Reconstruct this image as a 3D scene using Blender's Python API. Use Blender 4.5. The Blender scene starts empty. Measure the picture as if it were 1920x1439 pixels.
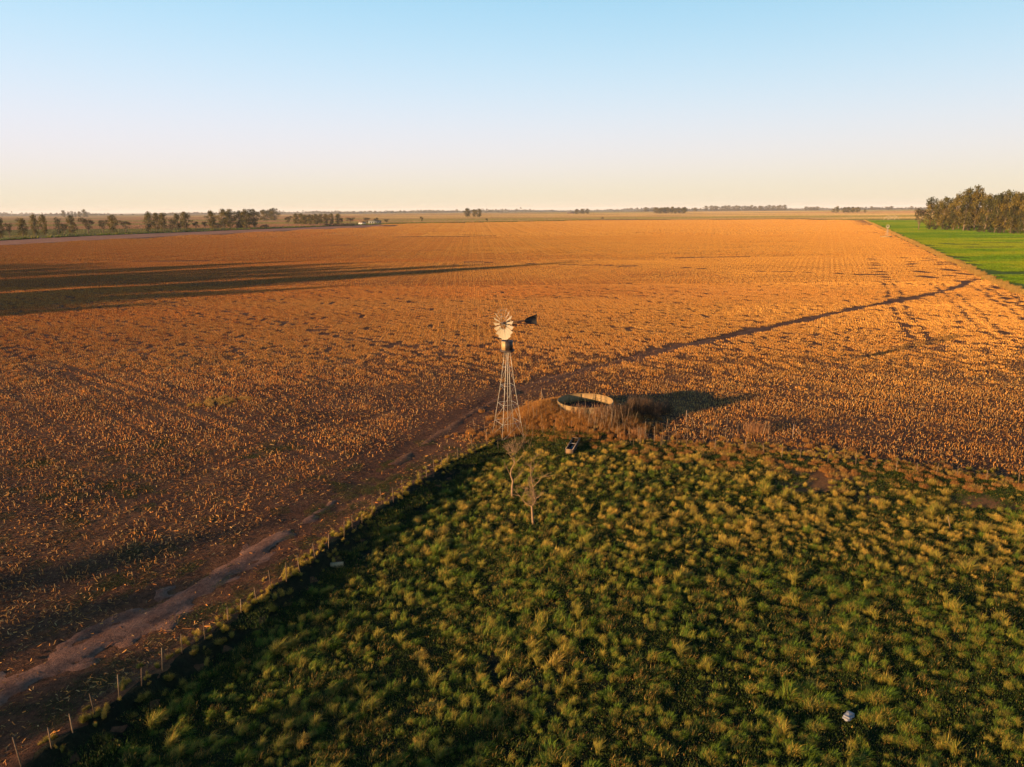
import bpy, bmesh, math, random
import numpy as np
from mathutils import Matrix, Vector, Euler

# ------------------------------------------------------------------ camera, sky, sun, exposure
SC = bpy.context.scene
COL = SC.collection
CAM_H = 20.0
PITCH, ROLL, FPX = math.radians(13.75), math.radians(0.41), 1330.0
_f = Vector((0, math.cos(PITCH), -math.sin(PITCH)))
_r0, _u0 = Vector((1, 0, 0)), Vector((0, math.sin(PITCH), math.cos(PITCH)))
_r = _r0 * math.cos(ROLL) - _u0 * math.sin(ROLL)
_u = _u0 * math.cos(ROLL) + _r0 * math.sin(ROLL)
cam = bpy.data.objects.new('camera', bpy.data.cameras.new('camera'))
COL.objects.link(cam)
SC.camera = cam
_M = Matrix((_r, _u, -_f)).transposed().to_4x4()
_M.translation = (0, 0, CAM_H)
cam.matrix_world = _M
cam.data.sensor_width = 36.0
cam.data.lens = FPX / 1920 * 36
cam.data.clip_start = 0.5
cam.data.clip_end = 60000

SUN_EL = math.radians(7.5)
SUN_AZ = math.radians(125)            # counter-clockwise from straight ahead: to the left and a little behind
SUN_DIR = Vector((-math.sin(SUN_AZ) * math.cos(SUN_EL), math.cos(SUN_AZ) * math.cos(SUN_EL), math.sin(SUN_EL)))
world = bpy.data.worlds.new('World')
SC.world = world
world.use_nodes = True
nt = world.node_tree
bg = nt.nodes['Background']
sky = nt.nodes.new('ShaderNodeTexSky')
sky.sky_type = 'NISHITA'
sky.sun_disc = False
sky.sun_elevation, sky.sun_rotation = SUN_EL, SUN_AZ
sky.air_density, sky.dust_density, sky.ozone_density = 1.0, 0.3, 3.0
sep = nt.nodes.new('ShaderNodeSeparateColor')
comb = nt.nodes.new('ShaderNodeCombineColor')
# an even evening sky: mostly the same all round the compass, a part of it brighter towards the sun
wtc = nt.nodes.new('ShaderNodeTexCoord'); wsx = nt.nodes.new('ShaderNodeSeparateXYZ'); wcx = nt.nodes.new('ShaderNodeCombineXYZ')
wz2 = nt.nodes.new('ShaderNodeMath'); wz2.operation = 'MULTIPLY'
wr = nt.nodes.new('ShaderNodeMath'); wr.operation = 'SUBTRACT'; wr.inputs[0].default_value = 1
wq = nt.nodes.new('ShaderNodeMath'); wq.operation = 'SQRT'
nt.links.new(wtc.outputs['Generated'], wsx.inputs[0])
nt.links.new(wsx.outputs[2], wz2.inputs[0]); nt.links.new(wsx.outputs[2], wz2.inputs[1]); nt.links.new(wz2.outputs[0], wr.inputs[1]); nt.links.new(wr.outputs[0], wq.inputs[0])
nt.links.new(wq.outputs[0], wcx.inputs[1]); nt.links.new(wsx.outputs[2], wcx.inputs[2])
sky2 = nt.nodes.new('ShaderNodeTexSky')
for k_ in ('sky_type', 'sun_disc', 'sun_elevation', 'sun_rotation', 'air_density', 'dust_density', 'ozone_density'):
    setattr(sky2, k_, getattr(sky, k_))
nt.links.new(wcx.outputs[0], sky2.inputs['Vector'])
wmx = nt.nodes.new('ShaderNodeMix'); wmx.data_type = 'RGBA'; wmx.inputs[0].default_value = .22
nt.links.new(sky2.outputs[0], wmx.inputs[6]); nt.links.new(sky.outputs[0], wmx.inputs[7])
nt.links.new(wmx.outputs[2], sep.inputs[0])
SKY_STRENGTH = 0.12
EXPOSURE = 1.7
EXP = 2 ** EXPOSURE                     # the sky keeps its look at the exposure the sunlit field needs
for i, (top, gain, pw, low) in enumerate(((.91 / EXP, .80, 1.75, 0), (.905 / EXP, .70, 1.55, 0), (.66 / EXP, .41, 2.4, .40 / EXP))):   # soft shoulder per channel, like film
    m0 = nt.nodes.new('ShaderNodeMath'); m0.operation = 'MULTIPLY'; m0.inputs[1].default_value = gain
    mp_ = nt.nodes.new('ShaderNodeMath'); mp_.operation = 'POWER'; mp_.inputs[1].default_value = pw
    m1 = nt.nodes.new('ShaderNodeMath'); m1.operation = 'MULTIPLY'; m1.inputs[1].default_value = -1
    m2 = nt.nodes.new('ShaderNodeMath'); m2.operation = 'EXPONENT'
    m3 = nt.nodes.new('ShaderNodeMath'); m3.operation = 'SUBTRACT'; m3.inputs[0].default_value = 1
    m4 = nt.nodes.new('ShaderNodeMath'); m4.operation = 'MULTIPLY'; m4.inputs[1].default_value = top / SKY_STRENGTH
    nt.links.new(sep.outputs[i], m0.inputs[0]); nt.links.new(m0.outputs[0], mp_.inputs[0]); nt.links.new(mp_.outputs[0], m1.inputs[0]); nt.links.new(m1.outputs[0], m2.inputs[0])
    nt.links.new(m2.outputs[0], m3.inputs[1]); nt.links.new(m3.outputs[0], m4.inputs[0])
    m5 = nt.nodes.new('ShaderNodeMath'); m5.operation = 'ADD'; m5.inputs[1].default_value = low / SKY_STRENGTH
    nt.links.new(m4.outputs[0], m5.inputs[0]); nt.links.new(m5.outputs[0], comb.inputs[i])
# dusty peach air low over the horizon, thinning with height
wh1 = nt.nodes.new('ShaderNodeMath'); wh1.operation = 'MAXIMUM'; wh1.inputs[1].default_value = 0
wh2 = nt.nodes.new('ShaderNodeMath'); wh2.operation = 'MULTIPLY'; wh2.inputs[1].default_value = -13
wh3 = nt.nodes.new('ShaderNodeMath'); wh3.operation = 'EXPONENT'
wh4 = nt.nodes.new('ShaderNodeMath'); wh4.operation = 'MULTIPLY'; wh4.inputs[1].default_value = .82
whm = nt.nodes.new('ShaderNodeMix'); whm.data_type = 'RGBA'
whm.inputs[7].default_value = tuple(c / EXP / SKY_STRENGTH for c in (.86, .715, .56)) + (1,)
nt.links.new(wsx.outputs[2], wh1.inputs[0]); nt.links.new(wh1.outputs[0], wh2.inputs[0]); nt.links.new(wh2.outputs[0], wh3.inputs[0]); nt.links.new(wh3.outputs[0], wh4.inputs[0])
nt.links.new(wh4.outputs[0], whm.inputs[0]); nt.links.new(comb.outputs[0], whm.inputs[6])
nt.links.new(whm.outputs[2], bg.inputs[0])
bg.inputs[1].default_value = SKY_STRENGTH
sun_data = bpy.data.lights.new('sun', 'SUN')
sun_data.energy, sun_data.angle, sun_data.color = 5.0, math.radians(0.53), (1.0, 0.63, 0.31)
sun = bpy.data.objects.new('sun', sun_data)
COL.objects.link(sun)
sun.rotation_euler = SUN_DIR.to_track_quat('Z', 'Y').to_euler()
SC.view_settings.view_transform = 'Standard'
SC.view_settings.look = 'None'
SC.view_settings.exposure = EXPOSURE
SC.view_settings.gamma = 1.0
SC.view_settings.use_curve_mapping = False
SC.cycles.max_bounces = 6
SC.cycles.diffuse_bounces = 3
SC.cycles.transparent_max_bounces = 6
SC.cycles.volume_bounces = 0
SC.cycles.use_denoising = True

rng = np.random.default_rng(7)
random.seed(7)


# ------------------------------------------------------------------ helpers
def ray(px, py):
    return _f * FPX + _r * (px - 960) - _u * (py - 719.5)


def vn(x, y, seed=0):
    """smooth value noise, -1..1"""
    x = np.asarray(x, float); y = np.asarray(y, float)
    ix, iy = np.floor(x), np.floor(y)
    fx, fy = x - ix, y - iy
    fx = fx * fx * fx * (fx * (fx * 6 - 15) + 10); fy = fy * fy * fy * (fy * (fy * 6 - 15) + 10)
    ix = ix.astype(np.int64); iy = iy.astype(np.int64)

    def hsh(a, b):
        h = (a * 374761393 + b * 668265263 + seed * 2246822519) & 0xFFFFFFFF
        h = ((h ^ (h >> 13)) * 1274126177) & 0xFFFFFFFF
        return ((h ^ (h >> 16)) & 0xFFFF) / 32767.5 - 1
    a = hsh(ix, iy) * (1 - fx) + hsh(ix + 1, iy) * fx
    b = hsh(ix, iy + 1) * (1 - fx) + hsh(ix + 1, iy + 1) * fx
    return a * (1 - fy) + b * fy


def poly_sd(x, y, P):
    """signed distance to polygon P, positive inside"""
    P = np.asarray(P, float)
    x = np.asarray(x, float); y = np.asarray(y, float)
    d = np.full(x.shape, 1e18); ins = np.zeros(x.shape, bool)
    n = len(P)
    for i in range(n):
        ax, ay = P[i]; bx, by = P[(i + 1) % n]
        ex, ey = bx - ax, by - ay
        t = np.clip(((x - ax) * ex + (y - ay) * ey) / (ex * ex + ey * ey), 0, 1)
        d = np.minimum(d, (x - ax - t * ex) ** 2 + (y - ay - t * ey) ** 2)
        c = ((ay > y) != (by > y))
        with np.errstate(divide='ignore', invalid='ignore'):
            xi = ax + (y - ay) * ex / (ey if ey != 0 else 1e-9)
        ins ^= c & (x < xi)
    return np.sqrt(d) * np.where(ins, 1, -1)


def line_dist(x, y, P):
    x = np.asarray(x, float); y = np.asarray(y, float)
    d = np.full(x.shape, 1e18)
    for (ax, ay), (bx, by) in zip(P[:-1], P[1:]):
        ex, ey = bx - ax, by - ay
        t = np.clip(((x - ax) * ex + (y - ay) * ey) / (ex * ex + ey * ey), 0, 1)
        d = np.minimum(d, (x - ax - t * ex) ** 2 + (y - ay - t * ey) ** 2)
    return np.sqrt(d)


def smooth(t):
    t = np.clip(t, 0, 1)
    return t * t * (3 - 2 * t)


# plan of the place (metres; the drone hovers over the origin)
LEFT_FENCE = [(-24.5, 8.0), (-17.8, 23.2), (-16.2, 26.9), (-14.3, 31.7), (-12.2, 36.9), (-10.4, 42.4), (-8.0, 48.1), (-5.3, 54.6), (-1.4, 60.2)]
RIGHT_FENCE = [(2.2, 63.0), (5.0, 63.2), (7.0, 61.9), (11.0, 59.4), (14.9, 58.0), (19.4, 56.4), (23.4, 54.7), (28.4, 52.4), (33.9, 50.7), (37.4, 49.1), (46.0, 45.5), (70, 36)]
PASTURE = LEFT_FENCE + RIGHT_FENCE + [(90, 20), (90, -60), (-60, -60)]
TANK = (7.1, 66.4)
MILL = (-0.4, 61.9)
DIRT_TRACK = [(-40, 2), (-30, 16), (-22.3, 26.8), (-20.5, 29.7), (-18.4, 33.1), (-16.3, 38.3), (-14.0, 44.3), (-11.2, 51.1), (-8.1, 60.0), (-4.0, 70.2), (0.6, 79.0)]
FIELD_TRACK = [(0.6, 79.0), (6.7, 87.0), (17.8, 97.5), (39.6, 117.5), (69.3, 143.1), (102.0, 170.5), (116.0, 184), (124, 195), (126, 204), (122, 212)]
PATH = [(122, 212), (112.0, 218.5), (91.5, 228.5), (63.1, 248.2), (28.3, 268.9), (-20, 292)]
STUBBLE = [(-900, -400), (-480, 250), (-386, 547), (-354, 733), (-285, 908), (-166, 1145), (39, 1290), (166, 1390), (500, 1320), (577, 1185), (120.5, 167), (-120, -370)]
GREEN = [(577, 1185), (120.5, 167), (-120, -370), (1400, -370), (1400, 900), (1300, 1010)]


def height(x, y):
    x = np.asarray(x, float); y = np.asarray(y, float)
    D = np.hypot(x, y)
    near = 1 / (1 + (D / 420) ** 2)
    z = (.26 * vn(x / 31 + 7.3, y / 27, 1) + .13 * vn(x / 13, y / 11, 2)) * near + .045 * vn(x / 3.7, y / 3.3, 3) / (1 + (D / 120) ** 2)
    z = z + .55 * vn(x / 170, y / 150, 4) * smooth(1 - (D - 1200) / 1500) * smooth((D - 60) / 120)
    m = D < 260
    if np.any(m):
        xm, ym = x[m], y[m]
        sd = poly_sd(xm, ym, PASTURE)
        zz = z[m]
        wl = smooth((6 - xm) / 10)                       # the bank along the left fence only
        zz = zz - .55 * smooth((sd + .2) / 1.3) * wl + .22 * np.exp(-(sd / .7) ** 2) * (.3 + .7 * wl)
        # mound that carries the tank, steeper towards the pasture
        dx, dy = xm - TANK[0], ym - TANK[1]
        rr = np.hypot(dx * .92, np.where(dy < 0, dy * 1.05, dy * .9))
        zz = zz + 1.15 * smooth((7.2 - rr) / 4.2)
        zz = zz + .55 * np.exp(-(((xm - 2.5) / 2.4) ** 2 + ((ym - 66) / 2.6) ** 2))
        # ruts
        for P, w in ((DIRT_TRACK, .85), (FIELD_TRACK, .95)):
            d = line_dist(xm, ym, P)
            zz = zz - (.12 + .05 * vn(xm / 1.7, ym / 1.7, 37)) * np.exp(-((d - w) / .36) ** 2) - .05 * np.exp(-(d / 2.2) ** 2)
        z = z.copy(); z[m] = zz
    return z


def hz(x, y):
    return float(height(np.array([x]), np.array([y]))[0])


def site(px, py, z=None):
    """point of the ground seen at a pixel of the 1920 px photograph"""
    d = ray(px, py)
    zz = 0.0 if z is None else z
    for _ in range(1 if z is not None else 5):
        t = (zz - CAM_H) / d.z
        x, y = d.x * t, d.y * t
        if z is None:
            zz = hz(x, y)
    return Vector((x, y, zz))


def at_depth(px, py, Y):
    d = ray(px, py)
    t = Y / d.y
    return Vector((d.x * t, Y, CAM_H + d.z * t))


def new_mesh(name, V, F, cols=None, mat=None):
    """V (n,3); F list of index arrays (each (m,3) or (m,4)); cols (n,3)"""
    me = bpy.data.meshes.new(name)
    V = np.asarray(V, np.float32)
    if not isinstance(F, (list, tuple)):
        F = [F]
    F = [np.asarray(f, np.int32) for f in F if len(f)]
    nl = sum(f.size for f in F); npol = sum(len(f) for f in F)
    me.vertices.add(len(V)); me.vertices.foreach_set('co', V.ravel())
    me.loops.add(nl); me.loops.foreach_set('vertex_index', np.concatenate([f.ravel() for f in F]))
    me.polygons.add(npol)
    tot = np.concatenate([np.full(len(f), f.shape[1], np.int32) for f in F])
    me.polygons.foreach_set('loop_start', np.concatenate([[0], np.cumsum(tot)[:-1]]).astype(np.int32))
    me.polygons.foreach_set('loop_total', tot)
    me.update(calc_edges=True)
    if cols is not None:
        a = me.attributes.new('col', 'FLOAT_COLOR', 'POINT')
        c = np.ones((len(V), 4), np.float32); c[:, :3] = cols
        a.data.foreach_set('color', c.ravel())
    if mat is not None:
        me.materials.append(mat)
    return me


def link(name, me, parent=None):
    o = bpy.data.objects.new(name, me)
    COL.objects.link(o)
    if parent is not None:
        o.parent = parent
    return o


def tag(o, label=None, cat=None, group=None, kind=None):
    if label: o['label'] = label
    if cat: o['category'] = cat
    if group: o['group'] = group
    if kind: o['kind'] = kind
    return o


def empty(name, loc, rz=0.0):
    o = bpy.data.objects.new(name, None)
    o.empty_display_size = .3
    COL.objects.link(o)
    o.location = loc
    o.rotation_euler = (0, 0, rz)
    return o


class MB:
    """collects boxes, tubes and rings into one mesh"""
    def __init__(self):
        self.V, self.Q, self.T, self.C, self.n = [], [], [], [], 0

    def add(self, V, Q=(), T=(), col=(1, 1, 1)):
        V = np.asarray(V, float)
        self.V.append(V)
        if len(Q): self.Q.append(np.asarray(Q) + self.n)
        if len(T): self.T.append(np.asarray(T) + self.n)
        c = np.asarray(col, float)
        self.C.append(np.broadcast_to(c, (len(V), 3)))
        self.n += len(V)

    def tube(self, pts, radii, k=6, col=(1, 1, 1), cap=True):
        pts = [Vector(p) for p in pts]
        V, Q, T = [], [], []
        prev = None
        for i, p in enumerate(pts):
            d = (pts[min(i + 1, len(pts) - 1)] - pts[max(i - 1, 0)]).normalized()
            a = d.orthogonal().normalized() if prev is None else (prev - d * prev.dot(d)).normalized()
            prev = a
            b = d.cross(a)
            for j in range(k):
                t = 2 * math.pi * j / k
                V.append(p + (a * math.cos(t) + b * math.sin(t)) * radii[i])
        for i in range(len(pts) - 1):
            for j in range(k):
                Q.append((i * k + j, i * k + (j + 1) % k, (i + 1) * k + (j + 1) % k, (i + 1) * k + j))
        if cap:
            V.append(pts[0]); V.append(pts[-1])
            a0, a1 = len(V) - 2, len(V) - 1
            o = (len(pts) - 1) * k
            for j in range(k):
                T.append((a0, (j + 1) % k, j)); T.append((a1, o + j, o + (j + 1) % k))
        self.add([tuple(v) for v in V], Q, T, col)
        return self

    def box(self, c, s, rz=0.0, col=(1, 1, 1), mat=None):
        x, y, z = (q / 2 for q in s)
        V = np.array([(-x, -y, -z), (x, -y, -z), (x, y, -z), (-x, y, -z), (-x, -y, z), (x, -y, z), (x, y, z), (-x, y, z)])
        if mat is not None:
            V = V @ np.array(mat).T
        cs, sn = math.cos(rz), math.sin(rz)
        V = V @ np.array([[cs, sn, 0], [-sn, cs, 0], [0, 0, 1]]) + np.array(c)
        self.add(V, [(0, 3, 2, 1), (4, 5, 6, 7), (0, 1, 5, 4), (1, 2, 6, 5), (2, 3, 7, 6), (3, 0, 4, 7)], (), col)
        return self

    def mesh(self, name, mat=None, smooth_=False):
        F = []
        if self.Q: F.append(np.concatenate(self.Q))
        if self.T: F.append(np.concatenate(self.T))
        me = new_mesh(name, np.concatenate(self.V), F, np.concatenate(self.C), mat)
        if smooth_:
            me.polygons.foreach_set('use_smooth', np.ones(len(me.polygons), bool))
        return me

    def build(self, name, mat=None, parent=None, smooth_=False):
        return link(name, self.mesh(name, mat, smooth_), parent)


# ------------------------------------------------------------------ materials
def mat_new(name):
    m = bpy.data.materials.new(name)
    m.use_nodes = True
    t = m.node_tree
    return m, t, t.nodes['Principled BSDF']


def nd(t, kind, **kw):
    n = t.nodes.new(kind)
    for k, v in kw.items():
        setattr(n, k, v)
    return n


def ramp(t, stops, interp='LINEAR'):
    n = t.nodes.new('ShaderNodeValToRGB')
    n.color_ramp.interpolation = interp
    e = n.color_ramp.elements
    while len(e) < len(stops):
        e.new(.5)
    for q, (p, c) in zip(e, stops):
        q.position = p; q.color = (*c, 1)
    return n


def noise(t, scale, detail=4, rough=.6, scl=None, dist=0.0):
    tc = t.nodes.new('ShaderNodeTexCoord')
    mp = t.nodes.new('ShaderNodeMapping')
    if scl: mp.inputs['Scale'].default_value = scl
    n = t.nodes.new('ShaderNodeTexNoise')
    n.inputs['Scale'].default_value = scale
    n.inputs['Detail'].default_value = detail
    n.inputs['Roughness'].default_value = rough
    n.inputs['Distortion'].default_value = dist
    t.links.new(tc.outputs['Object'], mp.inputs[0]); t.links.new(mp.outputs[0], n.inputs['Vector'])
    return n


def mix(t, fac, a, b, mode='MIX'):
    n = t.nodes.new('ShaderNodeMix'); n.data_type = 'RGBA'; n.blend_type = mode
    for sock, v in ((0, fac), (6, a), (7, b)):
        if hasattr(v, 'is_linked') or isinstance(v, bpy.types.NodeSocket):
            t.links.new(v, n.inputs[sock])
        elif isinstance(v, (int, float)):
            n.inputs[sock].default_value = v
        else:
            n.inputs[sock].default_value = (*v, 1)
    return n.outputs[2]


ALB = .64                               # overall level of the base colours


def soil_mat(name, stops, s1=.25, s2=3.0, bump=.6, bscale=5.0, dark=.35, scl=None):
    m, t, b = mat_new(name)
    n1 = noise(t, s1, 6, .65, scl); r1 = ramp(t, stops)
    t.links.new(n1.outputs[0], r1.inputs[0])
    n2 = noise(t, s2, 5, .75); r2 = ramp(t, [(.33, (dark * ALB,) * 3), (.62, (1.25 * ALB,) * 3)])
    t.links.new(n2.outputs[0], r2.inputs[0])
    t.links.new(mix(t, 1.0, r1.outputs[0], r2.outputs[0], 'MULTIPLY'), b.inputs['Base Color'])
    b.inputs['Roughness'].default_value = 1.0
    b.inputs['Specular IOR Level'].default_value = .1
    n3 = noise(t, bscale, 6, .7); bp = t.nodes.new('ShaderNodeBump')
    bp.inputs['Strength'].default_value = bump; bp.inputs['Distance'].default_value = .15
    t.links.new(n3.outputs[0], bp.inputs['Height']); t.links.new(bp.outputs[0], b.inputs['Normal'])
    return m


def col_mat(name, transl=0.0, rough=.85, vary=.25, spec=.2, vscale=3.0):
    """reads the colour of the piece itself, with some grain"""
    m, t, b = mat_new(name)
    a = nd(t, 'ShaderNodeAttribute', attribute_name='col')
    n = noise(t, vscale, 3, .6); r = ramp(t, [(.3, ((1 - vary) * ALB,) * 3), (.7, ((1 + vary) * ALB,) * 3)])
    t.links.new(n.outputs[0], r.inputs[0])
    c = mix(t, 1.0, a.outputs['Color'], r.outputs[0], 'MULTIPLY')
    t.links.new(c, b.inputs['Base Color'])
    b.inputs['Roughness'].default_value = rough
    b.inputs['Specular IOR Level'].default_value = spec
    if transl:
        tr = t.nodes.new('ShaderNodeBsdfTranslucent'); ms = t.nodes.new('ShaderNodeMixShader')
        t.links.new(c, tr.inputs[0]); ms.inputs[0].default_value = transl
        t.links.new(b.outputs[0], ms.inputs[1]); t.links.new(tr.outputs[0], ms.inputs[2])
        t.links.new(ms.outputs[0], t.nodes['Material Output'].inputs[0])
    return m


M_STUBBLE_SOIL = soil_mat('stubble_soil', [(.3, (.075, .031, .016)), (.5, (.135, .056, .024)), (.7, (.22, .095, .036))], .12, 4.0, .8, 6.0, .4)
M_PASTURE = soil_mat('pasture_turf', [(.35, (.010, .013, .005)), (.55, (.016, .019, .006)), (.7, (.030, .024, .010))], .35, 5.0, .8, 6.0, .4)
M_BARE = soil_mat('bare_earth', [(.3, (.15, .066, .022)), (.6, (.22, .10, .034)), (.75, (.10, .085, .02))], .8, 6.0, .9, 9.0, .6)
M_TRACK = soil_mat('track_earth', [(.3, (.13, .058, .034)), (.5, (.20, .096, .058)), (.7, (.25, .135, .086))], .7, 4.5, .5, 9.0, .6)
M_FTRACK = soil_mat('field_track_earth', [(.3, (.10, .045, .024)), (.55, (.17, .08, .04)), (.75, (.26, .13, .06))], .7, 4.5, .7, 9.0, .5)
M_PLOUGH = soil_mat('ploughed_soil', [(.3, (.30, .115, .055)), (.6, (.40, .17, .085))], .05, .6, 1.0, 2.0, .7)
M_GREEN = soil_mat('green_crop', [(.3, (.06, .115, .006)), (.5, (.085, .14, .008)), (.72, (.12, .15, .010))], .022, 1.2, 1.0, 3.0, .7, (.35, 1.6, 1))
M_LEAF = col_mat('foliage', .22, .8, .3, .15, .6)
M_BLADE = col_mat('grass_blade', .22, .75, .2, .25, 2.0)
M_STRAW = col_mat('straw', .12, .8, .2, .25, 2.0)
M_BARK = col_mat('bark', 0, .9, .3, .15, 4.0)
M_WOOD = col_mat('weathered_wood', 0, .9, .3, .15, 9.0)
M_PAINT = col_mat('painted_wall', 0, .8, .12, .3, 1.0)


def plains_mat():
    m, t, b = mat_new('plains')
    tc = t.nodes.new('ShaderNodeTexCoord'); mp = t.nodes.new('ShaderNodeMapping')
    mp.inputs['Scale'].default_value = (.0011, .0027, 1); mp.inputs['Rotation'].default_value = (0, 0, .35)
    t.links.new(tc.outputs['Object'], mp.inputs[0])
    v = t.nodes.new('ShaderNodeTexVoronoi'); v.voronoi_dimensions = '2D'; v.distance = 'CHEBYCHEV'; v.inputs['Scale'].default_value = 1; v.inputs['Randomness'].default_value = .85
    t.links.new(mp.outputs[0], v.inputs['Vector'])
    sp = t.nodes.new('ShaderNodeSeparateColor'); t.links.new(v.outputs['Color'], sp.inputs[0])
    r = ramp(t, [(0, (.22, .19, .06)), (.22, (.17, .165, .05)), (.42, (.30, .20, .085)), (.58, (.2, .19, .055)), (.74, (.34, .19, .10)), (.88, (.40, .28, .12))], 'CONSTANT')
    t.links.new(sp.outputs[0], r.inputs[0])
    n = noise(t, .012, 6, .7, (.5, 2, 1)); r2 = ramp(t, [(.3, (.7 * ALB,) * 3), (.7, (1.25 * ALB,) * 3)])
    t.links.new(n.outputs[0], r2.inputs[0])
    t.links.new(mix(t, 1.0, r.outputs[0], r2.outputs[0], 'MULTIPLY'), b.inputs['Base Color'])
    b.inputs['Roughness'].default_value = 1; b.inputs['Specular IOR Level'].default_value = .05
    n3 = noise(t, 1.1, 4, .8); bp = t.nodes.new('ShaderNodeBump')          # standing grass: blades that face the low sun
    bp.inputs['Strength'].default_value = 1.0; bp.inputs['Distance'].default_value = 1.6
    t.links.new(n3.outputs[0], bp.inputs['Height']); t.links.new(bp.outputs[0], b.inputs['Normal'])
    return m


M_PLAINS = plains_mat()


def metal_mat(name, col, rough, metallic=.9, rust=.25):
    col = tuple(c * ALB for c in col)
    m, t, b = mat_new(name)
    n = noise(t, 3.5, 5, .7, (1, 1, .35)); r = ramp(t, [(.42, col), (.72, tuple(c * (1 - rust) + q * rust for c, q in zip(col, (.16, .07, .03))))])
    t.links.new(n.outputs[0], r.inputs[0]); t.links.new(r.outputs[0], b.inputs['Base Color'])
    b.inputs['Metallic'].default_value = metallic
    n2 = noise(t, 9, 3, .6); r2 = ramp(t, [(.3, (rough * .8,) * 3), (.7, (min(1, rough * 1.25),) * 3)])
    t.links.new(n2.outputs[0], r2.inputs[0]); t.links.new(r2.outputs[0], b.inputs['Roughness'])
    return m


M_GALV = metal_mat('galvanised_steel', (.44, .40, .33), .5, .4, .35)
M_BLADE_METAL = metal_mat('wheel_sheet', (.33, .28, .19), .7, 0, .15)
M_DRUM_LIT = metal_mat('drum_lit', (.46, .31, .13), .6, .2, .3)  # sunlit side of the drum, put into the colour
M_DRUM_SHADE = metal_mat('drum_shade', (.035, .028, .024), .5, .3, .3)  # shaded rest of the same drum, put into the colour
M_VANE = metal_mat('dark_vane', (.008, .008, .010), .95, 0, .1)
M_DARKIRON = metal_mat('dark_iron', (.022, .015, .012), .7, 0, .4)
M_TANKSHEET = metal_mat('tank_sheet', (.30, .19, .06), .75, 0, .45)


def water_mat():
    m, t, b = mat_new('still_water')
    b.inputs['Base Color'].default_value = (.012, .011, .010, 1)
    b.inputs['Roughness'].default_value = .12
    return m


M_WATER = water_mat()
M_MUD = soil_mat('wet_mud', [(.35, (.020, .013, .012)), (.65, (.05, .032, .026))], .9, 4, .3, 6, .6)

# ------------------------------------------------------------------ the ground, one sheet cut along the field edges
def axis(lo, fine_lo, fine_hi, hi, step, grow):
    a = list(np.arange(fine_lo, fine_hi + step / 2, step))
    s = step; v = a[-1]; up = []
    while v < hi:
        s = min(s * grow, 1500); v += s; up.append(v)
    s = step; v = a[0]; dn = []
    while v > lo:
        s = min(s * grow, 1500); v -= s; dn.append(v)
    return np.array(dn[::-1] + a + up)


gx = axis(-15000, -95, 110, 15000, .8, 1.055)
gy = axis(-4000, 12, 120, 19000, .8, 1.055)
X, Y = np.meshgrid(gx, gy)
Zg = height(X.ravel(), Y.ravel())
nx, ny = len(gx), len(gy)
idx = np.arange(nx * ny).reshape(ny, nx)
quads = np.stack([idx[:-1, :-1], idx[:-1, 1:], idx[1:, 1:], idx[1:, :-1]], -1).reshape(-1, 4)
tmp = new_mesh('ground_sheet', np.stack([X.ravel(), Y.ravel(), Zg], -1), quads)
bm = bmesh.new()
bm.from_mesh(tmp)
PLOUGH = [tuple(site(px, py, 0)[:2]) for px, py in ((-260, 462), (0, 450), (300, 437.5), (530, 428.5), (720, 422), (720, 424.5), (530, 433), (300, 445), (0, 459.5), (-260, 474))]


def cut(P, closed=True):
    n = len(P)
    for i in range(n if closed else n - 1):
        a = Vector((*P[i], 0)); b = Vector((*P[(i + 1) % n], 0))
        d = (b - a).normalized()
        L = (b - a).length
        mid = (a + b) / 2
        geom_f = [f for f in bm.faces if abs((f.calc_center_median().xy - mid.xy).dot(d.xy)) < L / 2 + 4 * math.sqrt(f.calc_area())
                  and abs((f.calc_center_median() - a).xy.dot((-d.y, d.x))) < 3 * math.sqrt(f.calc_area()) + 1]
        g = set(geom_f)
        for f in geom_f:
            g.update(f.edges); g.update(f.verts)
        bmesh.ops.bisect_plane(bm, geom=list(g), dist=1e-4, plane_co=a, plane_no=(-d.y, d.x, 0))


cut(STUBBLE); cut(GREEN[:1] + GREEN[-1:], False); cut(PLOUGH)
bm.to_mesh(tmp)
bm.free()
co = np.zeros(len(tmp.vertices) * 3); tmp.vertices.foreach_get('co', co); co = co.reshape(-1, 3)
polys = [tuple(p.vertices) for p in tmp.polygons]
cent = np.zeros(len(polys) * 3); tmp.polygons.foreach_get('center', cent); cent = cent.reshape(-1, 3)
in_st = poly_sd(cent[:, 0], cent[:, 1], STUBBLE) > 0
in_gr = poly_sd(cent[:, 0], cent[:, 1], GREEN) > 0
in_pl = (poly_sd(cent[:, 0], cent[:, 1], PLOUGH) > 0)
region = np.where(in_pl, 3, np.where(in_st, 1, np.where(in_gr, 2, 0)))
for k, (nm, mt) in enumerate((('ground', M_PLAINS), ('stubble_field', M_STUBBLE_SOIL), ('green_field', M_GREEN), ('ploughed_strip', M_PLOUGH))):
    sel = np.nonzero(region == k)[0]
    used = sorted({v for i in sel for v in polys[i]})
    remap = {v: j for j, v in enumerate(used)}
    me = bpy.data.meshes.new(nm)
    me.from_pydata(co[used].tolist(), [], [[remap[v] for v in polys[i]] for i in sel])
    me.polygons.foreach_set('use_smooth', np.ones(len(me.polygons), bool))
    me.materials.append(mt)
    tag(link(nm, me), kind='structure')
bpy.data.meshes.remove(tmp)


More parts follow.
